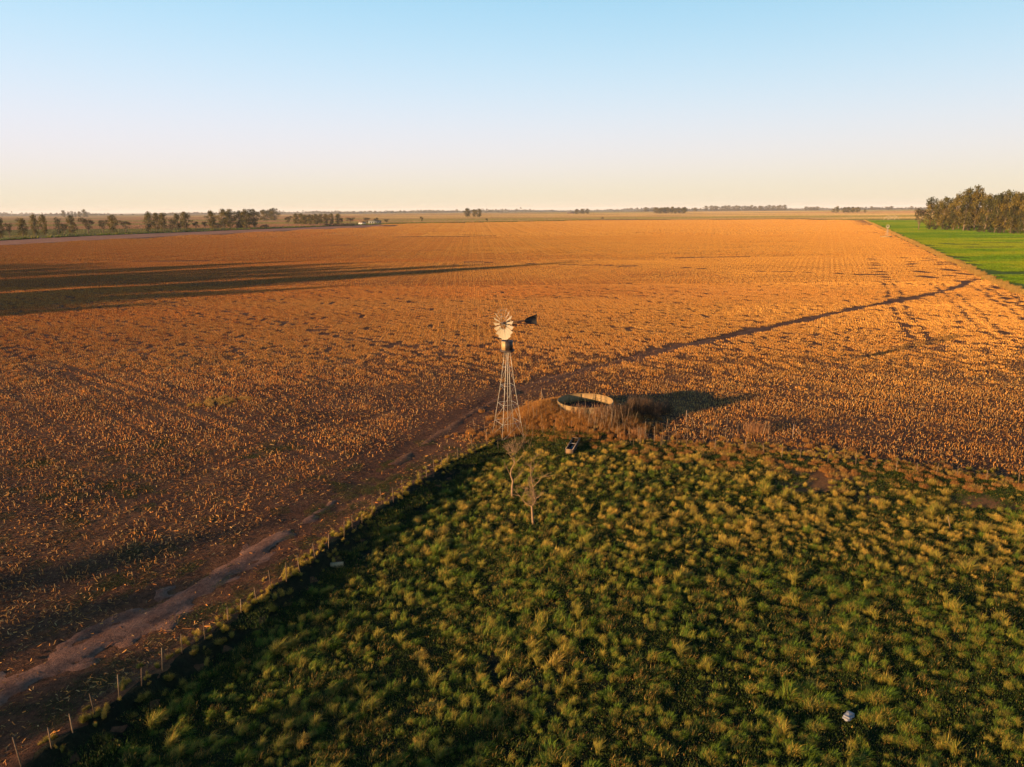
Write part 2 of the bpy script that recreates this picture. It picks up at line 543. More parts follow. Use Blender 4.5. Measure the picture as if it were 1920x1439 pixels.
def overlay(name, mat, fn, xr, yr, step, dz):
    """a sheet that lies dz above the ground and dips under it where fn (metres inside) runs out"""
    xs = np.arange(xr[0], xr[1], step); ys = np.arange(yr[0], yr[1], step)
    A, B = np.meshgrid(xs, ys)
    a, b = A.ravel(), B.ravel()
    s = fn(a, b)
    z = height(a, b) + np.clip(s * .25, -.25, dz)
    ii = np.arange(a.size).reshape(A.shape)
    q = np.stack([ii[:-1, :-1], ii[:-1, 1:], ii[1:, 1:], ii[1:, :-1]], -1).reshape(-1, 4)
    q = q[(s[q] > -.9).any(1)]
    u, inv = np.unique(q, return_inverse=True)
    me = new_mesh(name, np.stack([a, b, z], -1)[u], inv.reshape(-1, 4), None, mat)
    me.polygons.foreach_set('use_smooth', np.ones(len(me.polygons), bool))
    return tag(link(name, me), kind='structure')


def rough_edge(a, b):
    return .5 * vn(a / 1.3, b / 1.3, 21) + .35 * vn(a / .45, b / .45, 22)


overlay('pasture', M_PASTURE, lambda a, b: poly_sd(a, b, PASTURE) + .1 + .6 * rough_edge(a, b), (-62, 92), (-30, 66), .5, .05)


def bare_sd(a, b):
    d = line_dist(a, b, [(21, 51.5), (28, 47.5), (34, 44.5), (46, 39), (60, 33)])
    return 1.8 + 2.2 * vn(a / 3.6, b / 2.3, 31) + .7 * vn(a / 1.1, b / .9, 35) - d


BARE = overlay('bare_ground', M_BARE, lambda a, b: bare_sd(a, b) + rough_edge(a, b), (16, 60), (30, 56), .4, .075)
overlay('dirt_track', M_TRACK, lambda a, b: 1.25 + .5 * vn(a / 4, b / 4, 33) - 1.2 * smooth((b - 32) / 18) - line_dist(a, b, DIRT_TRACK[:-3]) + 1.1 * rough_edge(a, b), (-44, -6), (0, 62), .3, .045)
overlay('field_track', M_FTRACK, lambda a, b: 1.15 + .5 * vn(a / 5, b / 5, 34) - .9 * (np.abs(line_dist(a, b, FIELD_TRACK)) < .45) - .7 * smooth((88 - b) / 14) - np.minimum(line_dist(a, b, FIELD_TRACK), line_dist(a, b, DIRT_TRACK[-4:])) + .7 * rough_edge(a, b), (-12, 132), (55, 212), .45, .045)


# ------------------------------------------------------------------ scattering (stuff)
def quads_cross(P, h, w, ang, lean, col_b, col_t):
    """two crossed upright quads per point"""
    n = len(P); Vs, Fs, Cs = [], [], []
    for k in range(2):
        a = ang + k * math.pi / 2
        dx = np.stack([np.cos(a) * w / 2, np.sin(a) * w / 2, np.zeros(n)], -1)
        top = P + np.stack([lean[:, 0], lean[:, 1], h], -1)
        V = np.stack([P - dx, P + dx, top + dx * .8, top - dx * .8], 1)
        Vs.append(V.reshape(-1, 3)); Cs.append(np.stack([col_b, col_b, col_t, col_t], 1).reshape(-1, 3))
    V = np.concatenate(Vs); F = np.arange(len(V)).reshape(-1, 4)
    return V, F, np.concatenate(Cs)


def prisms(P, h, w, ang, lean, col_b, col_t):
    """four-sided stalks with a cut top"""
    n = len(P)
    R = []
    for j in range(4):
        a = ang + j * math.pi / 2
        R.append(np.stack([np.cos(a) * w / 2, np.sin(a) * w / 2, np.zeros(n)], -1))
    top = P + np.stack([lean[:, 0], lean[:, 1], h], -1)
    V = np.stack([P + r for r in R] + [top + r * .9 for r in R], 1).reshape(-1, 3)
    C = np.stack([col_b] * 4 + [col_t] * 4, 1).reshape(-1, 3)
    o = (np.arange(n) * 8)[:, None]
    F = np.concatenate([o + np.array([[j, (j + 1) % 4, 4 + (j + 1) % 4, 4 + j]]) for j in range(4)] + [o + np.array([[4, 5, 6, 7]])])
    return V, F, C


def litter(P, L, w, ang, tilt, col):
    n = len(P)
    d = np.stack([np.cos(ang) * L / 2, np.sin(ang) * L / 2, np.sin(tilt) * L / 2], -1)
    s = np.stack([-np.sin(ang) * w / 2, np.cos(ang) * w / 2, rng.normal(0, .25, n) * w], -1)
    V = np.stack([P - d - s, P + d - s, P + d + s, P - d + s], 1).reshape(-1, 3)
    return V, np.arange(n * 4).reshape(-1, 4), np.repeat(col, 4, 0)


def straw_cols(n, x=None, y=None, tint=.5):
    base = np.array([(.56, .205, .030), (.47, .150, .022), (.60, .27, .055), (.35, .11, .018), (.52, .18, .025)])
    pale = np.array([(.64, .31, .048), (.56, .25, .035), (.70, .39, .085), (.45, .19, .026), (.61, .29, .042)])
    i = rng.integers(0, len(base), n)
    w = (np.full(n, tint) if x is None else smooth((x + .25 * y + 60 + 40 * vn(x / 45, y / 20, 43)) / 230))[:, None]     # redder stand on the left, paler on the right
    c = (base[i] * (1 - w) + pale[i] * w) * rng.choice([.45, .8, 1.1, 1.35], (n, 1), p=[.12, .20, .42, .26])
    q = (rng.random(n) < .22)[:, None]
    c = np.where(q, np.array([(.62, .36, .12)]) * rng.uniform(.6, 1.15, (n, 1)), c)          # bleached greyish pieces
    if x is not None:
        c = c * (1 + .22 * vn(x / 38, y / 9, 41) + .12 * vn(x / 9, y / 3, 42))[:, None]
    return np.clip(c, .01, .9)


ROWS = math.radians(3.0)


def in_view(x, y, m=6.0):
    return (np.abs(x) < .745 * y + m) & (y > 14)


def stubble_rows(y0, y1, sp_row, sp_in):
    """stalk positions in crooked rows across the view"""
    W = .745 * y1 + 10
    vs = np.arange(y0 - W * .06, y1 + W * .06, sp_row)
    us = np.arange(-W, W, sp_in)
    U, V = np.meshgrid(us, vs)
    u, v = U.ravel(), V.ravel()
    v = v + rng.normal(0, .055, u.size) + .5 * vn(u / 22, v / 40, 51)
    u = u + rng.uniform(-.5, .5, u.size) * sp_in
    x = u * math.cos(ROWS) - v * math.sin(ROWS); y = u * math.sin(ROWS) + v * math.cos(ROWS)
    k = in_view(x, y) & (y >= y0) & (y < y1)
    return x[k], y[k]


WHEELS = [[tuple(site(px, py, 0)[:2]) for px, py in L] for L in (
    ((940, 702), (800, 662), (600, 622), (420, 586), (250, 560)), ((930, 716), (780, 694), (560, 664), (300, 640), (60, 628)),
    ((905, 738), (740, 762), (560, 806), (420, 866), (250, 952), (90, 1050)), ((865, 772), (700, 848), (560, 925), (420, 1010)),
    ((1000, 690), (1200, 655), (1420, 640), (1700, 610)), ((20, 655), (200, 720), (420, 800), (600, 850)))]


def wheel_gap(x, y):
    d = np.full(np.shape(x), 9.0)
    for L in WHEELS:
        d = np.minimum(d, np.abs(line_dist(x, y, L) - .95))
    return d


def swath(x, y):
    """0..1, low in the wheel lines the harvester left across the field"""
    s_ = (.68 * x + .73 * y + 2.5 * vn(x / 60, y / 60, 67)) % 7.0
    return np.where((np.abs(s_ - 1.2) < .34) | (np.abs(s_ - 3.4) < .34), .3, 1.0) * (.86 + .14 * np.cos(s_ / 7 * 2 * math.pi)) * np.where(wheel_gap(x, y) < .42 + .15 * vn(x / 2, y / 2, 69), .12, 1.0)


def stub_keep(x, y, dens=.85):
    """thin out towards tracks, fence and mound"""
    sd = poly_sd(x, y, PASTURE)
    dt = line_dist(x, y, DIRT_TRACK); df = line_dist(x, y, FIELD_TRACK); dp = line_dist(x, y, PATH)
    p = np.full(x.shape, dens)
    p *= smooth((-sd - 1.0 + .8 * vn(x / 2, y / 2, 61)) / 3.5)
    p *= smooth((dt - 1.5 + 1.2 * vn(x / 3, y / 3, 62)) / 4.0)
    p *= .35 + .65 * smooth((df - 1.1 + .6 * vn(x / 3, y / 3, 63)) / 1.2)
    p *= smooth((dp - 1.1) / .8)
    p *= .35 + .65 * smooth((np.hypot(x - TANK[0], y - TANK[1]) - 7) / 3)
    # trampled ground where the vehicles turn by the windmill
    p *= .3 + .7 * smooth((np.hypot((x + 2) / 1.6, y - 78) - 6 + 3 * vn(x / 6, y / 4, 64)) / 9)
    p *= swath(x, y)
    p *= np.where(vn(x / 11, y / 5, 65) < -.52, .45, 1)
    # the near left corner was cut and chopped: mostly litter there
    p *= .35 + .65 * smooth((y + .35 * x - 38) / 34)
    return rng.random(x.size) < p


x, y = stubble_rows(16, 116, .5, .16)
k = stub_keep(x, y, .95); k &= rng.random(x.size) > smooth((y - 76) / 40); x, y = x[k], y[k]
z = height(x, y) - .03
n = len(x)
P = np.stack([x, y, z], -1)
ct = straw_cols(n, x, y) * 1.3
V1, F1, C1 = prisms(P, rng.uniform(.10, .30, n), rng.uniform(.030, .048, n), rng.uniform(0, 6, n), rng.normal(0, .05, (n, 2)), ct * .8, ct)
q = rng.random(n) < .6                                    # a torn leaf on most stalks
PL = P[q] + np.stack([rng.normal(0, .05, q.sum()), rng.normal(0, .05, q.sum()), rng.uniform(.08, .3, q.sum())], -1)
V2, F2, C2 = litter(PL, rng.uniform(.10, .26, len(PL)), rng.uniform(.02, .036, len(PL)), rng.uniform(0, 6.3, len(PL)), rng.normal(-.5, .5, len(PL)), straw_cols(len(PL)))
Vs = np.concatenate([V1, V2])
Fs = np.concatenate([F1, F2 + len(V1)])
tag(link('corn_stubble', new_mesh('corn_stubble', Vs, Fs, np.concatenate([C1, C2]), M_STRAW)),
    'cut corn stubble standing in rows across the near field', None, None, 'stuff')

# chopped stalks and leaves lying on the soil
N = 430000
y4 = np.sqrt(rng.uniform(15 ** 2, 100 ** 2, N)); x4 = rng.uniform(-1, 1, N) * (.745 * y4 + 5)
sd = poly_sd(x4, y4, PASTURE)
dt = np.minimum(line_dist(x4, y4, DIRT_TRACK), line_dist(x4, y4, FIELD_TRACK))
p = .95 * (.45 + .55 * swath(x4, y4)) * smooth((-sd - .2) / 1.2) * (.22 + .78 * smooth((dt - .8 + .9 * vn(x4 / 2, y4 / 2, 71)) / 2.0)) * (.5 + .5 * smooth((vn(x4 / 5, y4 / 2.2, 72) + .55) / .9))
k = rng.random(N) < p
x4, y4 = x4[k], y4[k]; n4 = len(x4)
P4 = np.stack([x4, y4, height(x4, y4) + rng.uniform(.0, .06, n4)], -1)
c4 = straw_cols(n4, x4, y4) * rng.choice([.3, .55, .85, 1.1], (n4, 1))
V4, F4, C4 = litter(P4, rng.uniform(.06, .28, n4) * np.where(rng.random(n4) < .05, 1.7, 1), rng.uniform(.016, .04, n4), rng.normal(.3, 1.1, n4), rng.normal(0, .28, n4), c4)
tag(link('corn_litter', new_mesh('corn_litter', V4, F4, C4, M_STRAW)), 'pale chopped stalks and leaves lying on the field soil', None, None, 'stuff')


def scatter_nodes(name, pts, rot, scl, pick, sources):
    """one object that repeats source meshes at points by geometry nodes"""
    me = bpy.data.meshes.new(name)
    me.vertices.add(len(pts)); me.vertices.foreach_set('co', np.asarray(pts, np.float32).ravel())
    a = me.attributes.new('rot', 'FLOAT_VECTOR', 'POINT'); a.data.foreach_set('vector', np.asarray(rot, np.float32).ravel())
    a = me.attributes.new('scl', 'FLOAT_VECTOR', 'POINT'); a.data.foreach_set('vector', np.asarray(scl, np.float32).ravel())
    a = me.attributes.new('pick', 'INT', 'POINT'); a.data.foreach_set('value', np.asarray(pick, np.int32))
    o = link(name, me)
    g = bpy.data.node_groups.new(name, 'GeometryNodeTree')
    g.interface.new_socket('Geometry', in_out='INPUT', socket_type='NodeSocketGeometry')
    g.interface.new_socket('Geometry', in_out='OUTPUT', socket_type='NodeSocketGeometry')
    gi, go = g.nodes.new('NodeGroupInput'), g.nodes.new('NodeGroupOutput')
    col = bpy.data.collections.new(name + '_sources')
    for i, s in enumerate(sources):
        col.objects.link(bpy.data.objects.new('%s_source_%03d' % (name, i), s))
    ci = g.nodes.new('GeometryNodeCollectionInfo'); ci.inputs['Collection'].default_value = col
    ci.inputs['Separate Children'].default_value = True; ci.inputs['Reset Children'].default_value = True
    ip = g.nodes.new('GeometryNodeInstanceOnPoints'); ip.inputs['Pick Instance'].default_value = True
    def att(nm, ty):
        q = g.nodes.new('GeometryNodeInputNamedAttribute'); q.data_type = ty; q.inputs['Name'].default_value = nm
        return q.outputs['Attribute']
    g.links.new(gi.outputs[0], ip.inputs['Points']); g.links.new(ci.outputs[0], ip.inputs['Instance'])
    g.links.new(att('pick', 'INT'), ip.inputs['Instance Index'])
    er = g.nodes.new('FunctionNodeEulerToRotation')
    g.links.new(att('rot', 'FLOAT_VECTOR'), er.inputs[0]); g.links.new(er.outputs[0], ip.inputs['Rotation'])
    g.links.new(att('scl', 'FLOAT_VECTOR'), ip.inputs['Scale'])
    g.links.new(ip.outputs[0], go.inputs[0])
    md = o.modifiers.new('scatter', 'NODES'); md.node_group = g
    return o


def stub_patch(name, size, sp_row, sp_in, h, w, seed, tint):
    vs = np.arange(-size / 2, size / 2, sp_row) + sp_row / 2; us = np.arange(-size / 2, size / 2, sp_in)
    us = us + sp_in * .5
    U, V = np.meshgrid(us, vs); u = U.ravel() + rng.uniform(-.5, .5, U.size) * sp_in; v = V.ravel() + rng.normal(0, .1 * sp_row, U.size)
    k = rng.random(u.size) < .85; u, v = u[k], v[k]; m = u.size
    c = straw_cols(m, tint=tint) * (1.36 if size < 3 else 1.1 if size < 5 else .94)
    if size < 3:                                            # near enough to show the torn leaves between the stalks
        q = 15
        Lq = litter(np.stack([rng.uniform(-size / 2, size / 2, q), rng.uniform(-size / 2, size / 2, q), rng.uniform(.02, .1, q)], -1), rng.uniform(.12, .4, q), rng.uniform(.03, .06, q), rng.uniform(0, 6.3, q), rng.normal(0, .4, q), straw_cols(q, tint=tint))
        A = quads_cross(np.stack([u, v, np.full(m, -.03)], -1), rng.uniform(.5, 1.2, m) * h, rng.uniform(.6, 1.4, m) * w, rng.uniform(0, 6, m), rng.normal(0, .05, (m, 2)), c * .85, c)
        return new_mesh(name, np.concatenate([A[0], Lq[0]]), np.concatenate([A[1], Lq[1] + len(A[0])]), np.concatenate([A[2], Lq[2]]), M_STRAW)
    A = quads_cross(np.stack([u, v, np.full(m, -.05)], -1), rng.uniform(.6, 1.2, m) * h, rng.uniform(.6, 1.4, m) * w, rng.uniform(0, 6, m), rng.normal(0, .08, (m, 2)), c * .85, c)
    return new_mesh(name, *A, M_STRAW)


def patch_field(name, size, r0, r1, srcs):
    W = .78 * r1 + 40
    us = np.arange(-W, W, size); vs = np.arange(r0 - 90, r1 + 60, size)
    U, V = np.meshgrid(us, vs); u, v = U.ravel(), V.ravel()
    x = u * math.cos(ROWS) - v * math.sin(ROWS); y = u * math.sin(ROWS) + v * math.cos(ROWS)
    h = size / 2
    k = (y < 1400) & (y > r0 + ROWS * np.minimum(x, 0) * (size < 5)) & (y < r1 + h) & (np.abs(x) < .745 * y + size * .7 + 8) & (poly_sd(x, y, STUBBLE) > h * .9) & (poly_sd(x, y, PLOUGH) < -h * .5)
    if size < 5:
        k &= (line_dist(x, y, FIELD_TRACK) > 1.35 + .9 * vn(x / 5, y / 5, 63)) & ((line_dist(x, y, PATH) > 1.5) | (rng.random(x.size) < .35))
        ow = .912 * (x - 120.5) - .41 * (y - 167)                # wheel lines down the headland by the green field
        for o_ in (-5.5, -8.2, -14.5, -17.2, -27, -29.6):
            k &= (np.abs(ow - o_ + 1.2 * vn(x / 30, y / 30, 68)) > .62) | (rng.random(x.size) < .3)
        k &= (poly_sd(x, y, PASTURE) < -2)
        if size < 3: k &= (rng.random(x.size) < (.35 + .65 * swath(x, y)) * smooth((y - 76) / 40)) & (np.hypot(x - TANK[0], y - TANK[1]) > 9.5) & (line_dist(x, y, DIRT_TRACK) > 2.2)
    # keep the headland by the green field thin
    k &= rng.random(x.size) < smooth((poly_sd(x, y, STUBBLE) - 2) / 9) * .35 + .65
    x, y = x[k], y[k]
    e = 1.0
    sx = (height(x + e, y) - height(x - e, y)) / (2 * e); sy = (height(x, y + e) - height(x, y - e)) / (2 * e)
    rot = np.stack([np.arctan(sy), -np.arctan(sx), np.full(x.size, ROWS) + (math.pi * rng.integers(0, 2, x.size) if size < 5 else 0)], -1)
    o = scatter_nodes(name, np.stack([x, y, height(x, y)], -1), rot, np.ones((x.size, 3)), np.clip(np.round((len(srcs) - 1) * smooth((x + .25 * y + 60 + 40 * vn(x / 45, y / 20, 43)) / 230) + (rng.normal(0, .45, x.size) + .9 * vn(x / 120, y / 16, 44) + .9 * vn(x / 260, y / 45, 45)) * len(srcs) / 6), 0, len(srcs) - 1), srcs)
    return tag(o, None, None, None, 'stuff')


S4 = [stub_patch('stubble_patch', 4, .52, .22, .26, .085, i, i / 5) for i in range(6)]
S12 = [stub_patch('stubble_patch', 12, .55, .3, .27, .14, i, i / 5) for i in range(6)]
S30 = [stub_patch('stubble_patch', 30, 1.2, .7, .32, .5, i, i / 5) for i in range(6)]
S2 = [stub_patch('stubble_patch', 1.06, .5, .14, .24, .048, i, (i // 2) / 5) for i in range(12)]
patch_field('distant_stubble', 1, 76, 196, S2)['label'] = 'corn stubble between the near field and the middle distance'
patch_field('distant_stubble', 4, 196, 300, S4)['label'] = 'corn stubble across the middle of the orange field'
bxs, bys = np.meshgrid(np.arange(-20, 34, 3.8), np.arange(0, 760, 3.8))          # close to the slanting edge of the green field
t_ = bys.ravel() / np.hypot(457, 1018)
ex, ey = 120.5 + 457 * t_ - .912 * (bxs.ravel() + 21), 167 + 1018 * t_ + .41 * (bxs.ravel() + 21)
k = (poly_sd(ex, ey, STUBBLE) > 1.5) & (ey > 300) & (rng.random(ex.size) < .8)
ex, ey = ex[k], ey[k]
tag(scatter_nodes('headland_stubble', np.stack([ex, ey, height(ex, ey)], -1), np.stack([0 * ex, 0 * ex, np.full(ex.size, 1.15)], -1), np.ones((ex.size, 3)) * .95, rng.integers(3, 6, ex.size), S4),
    'straw left on the headland beside the green field', None, None, 'stuff')
patch_field('distant_stubble', 12, 300, 560, S12)['label'] = 'corn stubble across the far half of the orange field'
patch_field('distant_stubble', 30, 560, 1330, S30)['label'] = 'corn stubble at the far end of the orange field'

CROP = []
for i in range(3):
    N = 700
    c = np.array([((.09, .185, .003), (.13, .215, .004), (.19, .235, .006))[i]]) * rng.uniform(.7, 1.3, (N, 1))
    CROP.append(new_mesh('crop_patch', *quads_cross(np.stack([rng.uniform(-5.4, 5.4, N), rng.uniform(-5.4, 5.4, N), np.full(N, -.03)], -1), rng.uniform(.15, .32, N), rng.uniform(.25, .6, N), rng.uniform(0, 6, N), rng.normal(0, .1, (N, 2)), c * .8, c), M_LEAF))
xs, ys = np.meshgrid(np.arange(90, 1000, 10.0), np.arange(140, 1250, 10.0))
cx, cy = xs.ravel(), ys.ravel()
k = (poly_sd(cx, cy, GREEN) > 4) & (np.abs(cx) < .745 * cy + 30) & (vn(cx / 40, cy / 12, 77) > -.8)
cx, cy = cx[k], cy[k]
tag(scatter_nodes('crop_leaves', np.stack([cx, cy, height(cx, cy)], -1), np.stack([0 * cx, 0 * cx, rng.integers(0, 4, cx.size) * math.pi / 2], -1), np.ones((cx.size, 3)), np.clip(np.round(1.05 + 1.5 * vn(cx / 80, cy / 24, 78) + rng.normal(0, .35, cx.size)), 0, 2), CROP),
    'short bright green crop leaves covering the green field', None, None, 'stuff')
# standing grass of the plains, in strips of different fields
PLAIN = []
for i, c0 in enumerate(((.25, .21, .065), (.17, .165, .05), (.34, .23, .10), (.36, .19, .10), (.45, .31, .13))):
    N = 420
    c = np.array([c0]) * rng.uniform(.7, 1.25, (N, 1))
    PLAIN.append(new_mesh('plain_patch', *quads_cross(np.stack([rng.uniform(-34, 34, N), rng.uniform(-34, 34, N), np.full(N, -.1)], -1), rng.uniform(.3, .7, N), rng.uniform(2, 5, N), rng.uniform(0, 6, N), rng.normal(0, .15, (N, 2)), c * .85, c), M_LEAF))
xs, ys = np.meshgrid(np.arange(-4000, 4100, 62.0), np.arange(350, 5200, 62.0))
cx, cy = xs.ravel(), ys.ravel()
k = (poly_sd(cx, cy, GREEN) < -50) & (poly_sd(cx, cy, STUBBLE) < -46) & (np.abs(cx) < .745 * cy + 60)
cx, cy = cx[k], cy[k]
fld = vn(np.floor((cx + .2 * cy) / 900) * 1.7 + .3, np.floor((cy - .15 * cx) / (150 + .10 * cy.clip(0, 3000).round(-3))) * 2.3 + .6, 88)
pk = np.clip(((fld + .75) / 1.5 * 5).astype(int), 0, 4)
tag(scatter_nodes('plain_grass', np.stack([cx, cy, height(cx, cy)], -1), np.stack([0 * cx, 0 * cx, rng.integers(0, 4, cx.size) * math.pi / 2], -1), np.ones((cx.size, 3)), pk, PLAIN),
    'grass and stubble of the flat fields beyond, in olive and tan strips', None, None, 'stuff')

# ------------------------------------------------------------------ grass and tussocks of the pasture
GREENS = np.array([(.10, .18, .006), (.135, .215, .008), (.18, .25, .010), (.07, .125, .005)])
STRAWS = np.array([(.68, .43, .065), (.60, .37, .05), (.76, .48, .09), (.62, .31, .05)])


def blades(base, dirs, length, bend, width, cb, ct):
    """curved two-segment blades: quad and tip"""
    n = len(base)
    ang = np.arctan2(dirs[:, 1], dirs[:, 0]) + math.pi / 2 + rng.normal(0, .6, n)
    s = np.stack([np.cos(ang), np.sin(ang), np.zeros(n)], -1) * (width / 2)[:, None]
    up = np.array([0, 0, 1.0])
    d1 = dirs * (.35 * bend)[:, None] + up; d1 /= np.linalg.norm(d1, axis=1)[:, None]
    mid = base + d1 * (length * .55)[:, None]
    d2 = dirs * (1.15 * bend)[:, None] + up * .8; d2 /= np.linalg.norm(d2, axis=1)[:, None]
    tip = mid + d2 * (length * .45)[:, None]
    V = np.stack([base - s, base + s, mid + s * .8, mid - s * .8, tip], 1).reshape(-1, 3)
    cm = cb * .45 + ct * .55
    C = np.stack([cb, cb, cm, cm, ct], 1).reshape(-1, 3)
    o = (np.arange(n) * 5)[:, None]
    return V, [o + np.array([[0, 1, 2, 3]]), o + np.array([[3, 2, 4]])], C


def tussock_mesh(name, N, rad, lmin, lmax, straw, width=.026, lean=(.42, .38)):
    r = rad * np.sqrt(rng.random(N)); a = rng.uniform(0, 2 * math.pi, N)
    el, ea = rng.uniform(.45, .9), rng.uniform(0, 3.14)                    # ragged, lopsided clumps of two or three crowns
    bx_, by_ = r * np.cos(a), r * np.sin(a) * el
    base = np.stack([bx_ * math.cos(ea) - by_ * math.sin(ea), bx_ * math.sin(ea) + by_ * math.cos(ea), np.full(N, -.03)], -1)
    sub = rng.integers(0, 3, N); ctr = rng.normal(0, rad * .45, (3, 2)); tall = rng.uniform(.55, 1.15, 3)
    base[:, :2] = base[:, :2] * .55 + ctr[sub]
    out = np.stack([np.cos(a), np.sin(a), np.zeros(N)], -1) * (r / rad)[:, None] * 1.1
    out[:, :2] += rng.normal(0, .42, (N, 2)) + np.array(lean)
    L = rng.uniform(lmin * .45, lmax * 1.08, N) * (1 - .3 * r / rad) * tall[sub] * np.where(rng.random(N) < .05, 1.45, 1)
    g = GREENS[rng.integers(0, 4, N)] * rng.uniform(.7, 1.3, (N, 1)); s = STRAWS[rng.integers(0, 4, N)] * rng.uniform(.7, 1.2, (N, 1))
    f = np.clip(straw + rng.normal(0, .22, N) + rng.normal(0, .25, 3)[sub], 0, 1)[:, None]
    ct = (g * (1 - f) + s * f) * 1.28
    cb = g * .30 + s * f * .08  # bases darkened as shade in the gaps, tips above brightened as sunlit
    return new_mesh(name, *blades(base, out, L, rng.uniform(.4, 1.9, N), rng.uniform(.7, 1.3, N) * width, cb, ct), M_BLADE)


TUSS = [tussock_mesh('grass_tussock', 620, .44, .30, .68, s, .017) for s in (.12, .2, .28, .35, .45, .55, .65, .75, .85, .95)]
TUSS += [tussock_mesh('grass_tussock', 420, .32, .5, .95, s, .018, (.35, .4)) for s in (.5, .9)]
MIDG = []
for i in range(6):
    N = 170
    r = .30 * np.sqrt(rng.random(N)); a = rng.uniform(0, 6.3, N)
    b = np.stack([r * np.cos(a), r * np.sin(a) * .6, np.full(N, -.02)], -1)
    dd = np.stack([rng.normal(.45, .6, N), rng.normal(.4, .6, N), np.zeros(N)], -1)
    g = GREENS[rng.integers(0, 4, N)] * rng.uniform(.22, .62, (N, 1))
    c = np.where((rng.random(N) < .06 + .07 * i)[:, None], STRAWS[rng.integers(0, 4, N)] * .7, g)
    MIDG.append(new_mesh('low_tuft', *blades(b, dd, rng.uniform(.10, .34, N), rng.uniform(.5, 1.8, N), rng.uniform(.014, .024, N), c * .5, c), M_BLADE))
SHORT = []
for i in range(5):
    N = 1500
    b = np.stack([rng.uniform(-1.3, 1.3, N), rng.uniform(-1.3, 1.3, N), np.full(N, -.02)], -1)
    dd = np.stack([rng.normal(.15, .5, N), rng.normal(.2, .5, N), np.zeros(N)], -1)
    g = GREENS[rng.integers(0, 4, N)] * rng.uniform(.2, .6, (N, 1)); q = (rng.random(N) < .07)[:, None]
    c = np.where(q, STRAWS[rng.integers(0, 4, N)] * .6, g)
    SHORT.append(new_mesh('short_grass', *blades(b, dd, rng.uniform(.03, .12, N), rng.uniform(.4, 1.3, N), rng.uniform(.018, .032, N), c * .8, c), M_BLADE))

xs, ys = np.meshgrid(np.arange(-60, 70, 1.25), np.arange(12, 66, 1.25))
sgx, sgy = xs.ravel() + rng.uniform(-.5, .5, xs.size), ys.ravel() + rng.uniform(-.5, .5, xs.size)
k = (poly_sd(sgx, sgy, PASTURE) > .1) & (np.abs(sgx) < .8 * sgy + 6) & (bare_sd(sgx, sgy) < .4 + rng.random(sgx.size)) & (vn(sgx / 4, sgy / 4, 81) > -.75)
sgx, sgy = sgx[k], sgy[k]
tag(scatter_nodes('pasture_grass', np.stack([sgx, sgy, height(sgx, sgy) + .05], -1), np.stack([0 * sgx, 0 * sgx, rng.uniform(0, 6.3, sgx.size)], -1),
                  rng.uniform(.8, 1.25, (sgx.size, 1)) * np.ones((1, 3)), rng.integers(0, 5, sgx.size), SHORT),
    'short dark green grass between the tussocks of the pasture', None, None, 'stuff')

# tussock places: a loose, uneven spacing
cell = .6
xs, ys = np.meshgrid(np.arange(-60, 70, cell), np.arange(12, 66, cell))
tx, ty = xs.ravel() + rng.uniform(-.55, .55, xs.size) * cell, ys.ravel() + rng.uniform(-.55, .55, xs.size) * cell
sdp = poly_sd(tx, ty, PASTURE)
dens = np.clip(.82 + .30 * vn(tx / 6, ty / 6, 91) + .35 * vn(tx / 1.9, ty / 1.9, 94), .12, 1)
right_d = line_dist(tx, ty, [(9, 61)] + RIGHT_FENCE[3:])
k = (rng.random(tx.size) < .76 + .24 * smooth((ty - 28) / 12)) & (rng.random(tx.size) < .12 + .88 * smooth((right_d - 2.5 + 1.5 * vn(tx / 3, ty / 3, 97)) / 3)) & (sdp > 1.1) & (np.abs(tx) < .78 * ty + 5) & (rng.random(tx.size) < dens) & (bare_sd(tx, ty) < rng.random(tx.size) ** 2 * 2.5)
k &= ((np.hypot(tx - 5.3, ty - 58.3) > 2.2) & (line_dist(tx, ty, [(1.5, 59.5), (6.5, 60)]) > 1.3) & (np.hypot(tx, ty - 47.3) > .6) & (np.hypot(tx - 1.3, ty - 42.9) > .6)
      & (np.hypot(tx - 13.4, ty - 24.5) > .8) & (np.hypot(tx + 10.2, ty - 37.5) > 1))
k &= rng.random(tx.size) < .45 + .55 * smooth((sdp - 1.2) / 3)
tx, ty = tx[k], ty[k]; tsd = sdp[k]
tz = height(tx, ty) + .04
straw_bias = np.clip(.10 + .38 * smooth(1 - (tsd - 1) / 9) * (tx > 0) + .26 * vn(tx / 9, ty / 7, 92) + .50 * smooth((ty - 26) / 24) + rng.normal(0, .17, tx.size), 0, .999)
tpick = np.minimum((straw_bias * 10).astype(int), 9)
tpick = np.where(rng.random(tx.size) < .07, 10 + (straw_bias > .55), tpick)
tscl = (.40 + .66 * rng.random(tx.size) ** 1.5) * (1 + .15 * vn(tx / 5, ty / 5, 93)) * np.where(rng.random(tx.size) < .08, 1.35, 1)
order = np.argsort(np.hypot(tx, ty) / tscl + 1000 * (np.abs(tx) > .73 * ty + .3) + 1000 * (ty < 21.5))
first, rest = order[:300], order[300:]
COLS = ('far left', 'left', 'left of centre', 'centre', 'right of centre', 'right', 'far right')
ROWN = ('bottom edge', 'low', 'lower middle', 'middle', 'upper part')
cells = {}
for i in first:
    j = 2 if tpick[i] in (7, 8, 9, 11) else (0 if tpick[i] < 3 else 1)
    v = Vector((tx[i], ty[i], tz[i] - CAM_H)); dp = v.dot(_f)
    u, w = 960 + FPX * v.dot(_r) / dp, 719.5 - FPX * v.dot(_u) / dp
    cells.setdefault((j, min(6, max(0, int(u / 1920 * 7))), int(np.digitize(-w, (-1360, -1270, -1180, -1090)))), []).append((u, i))
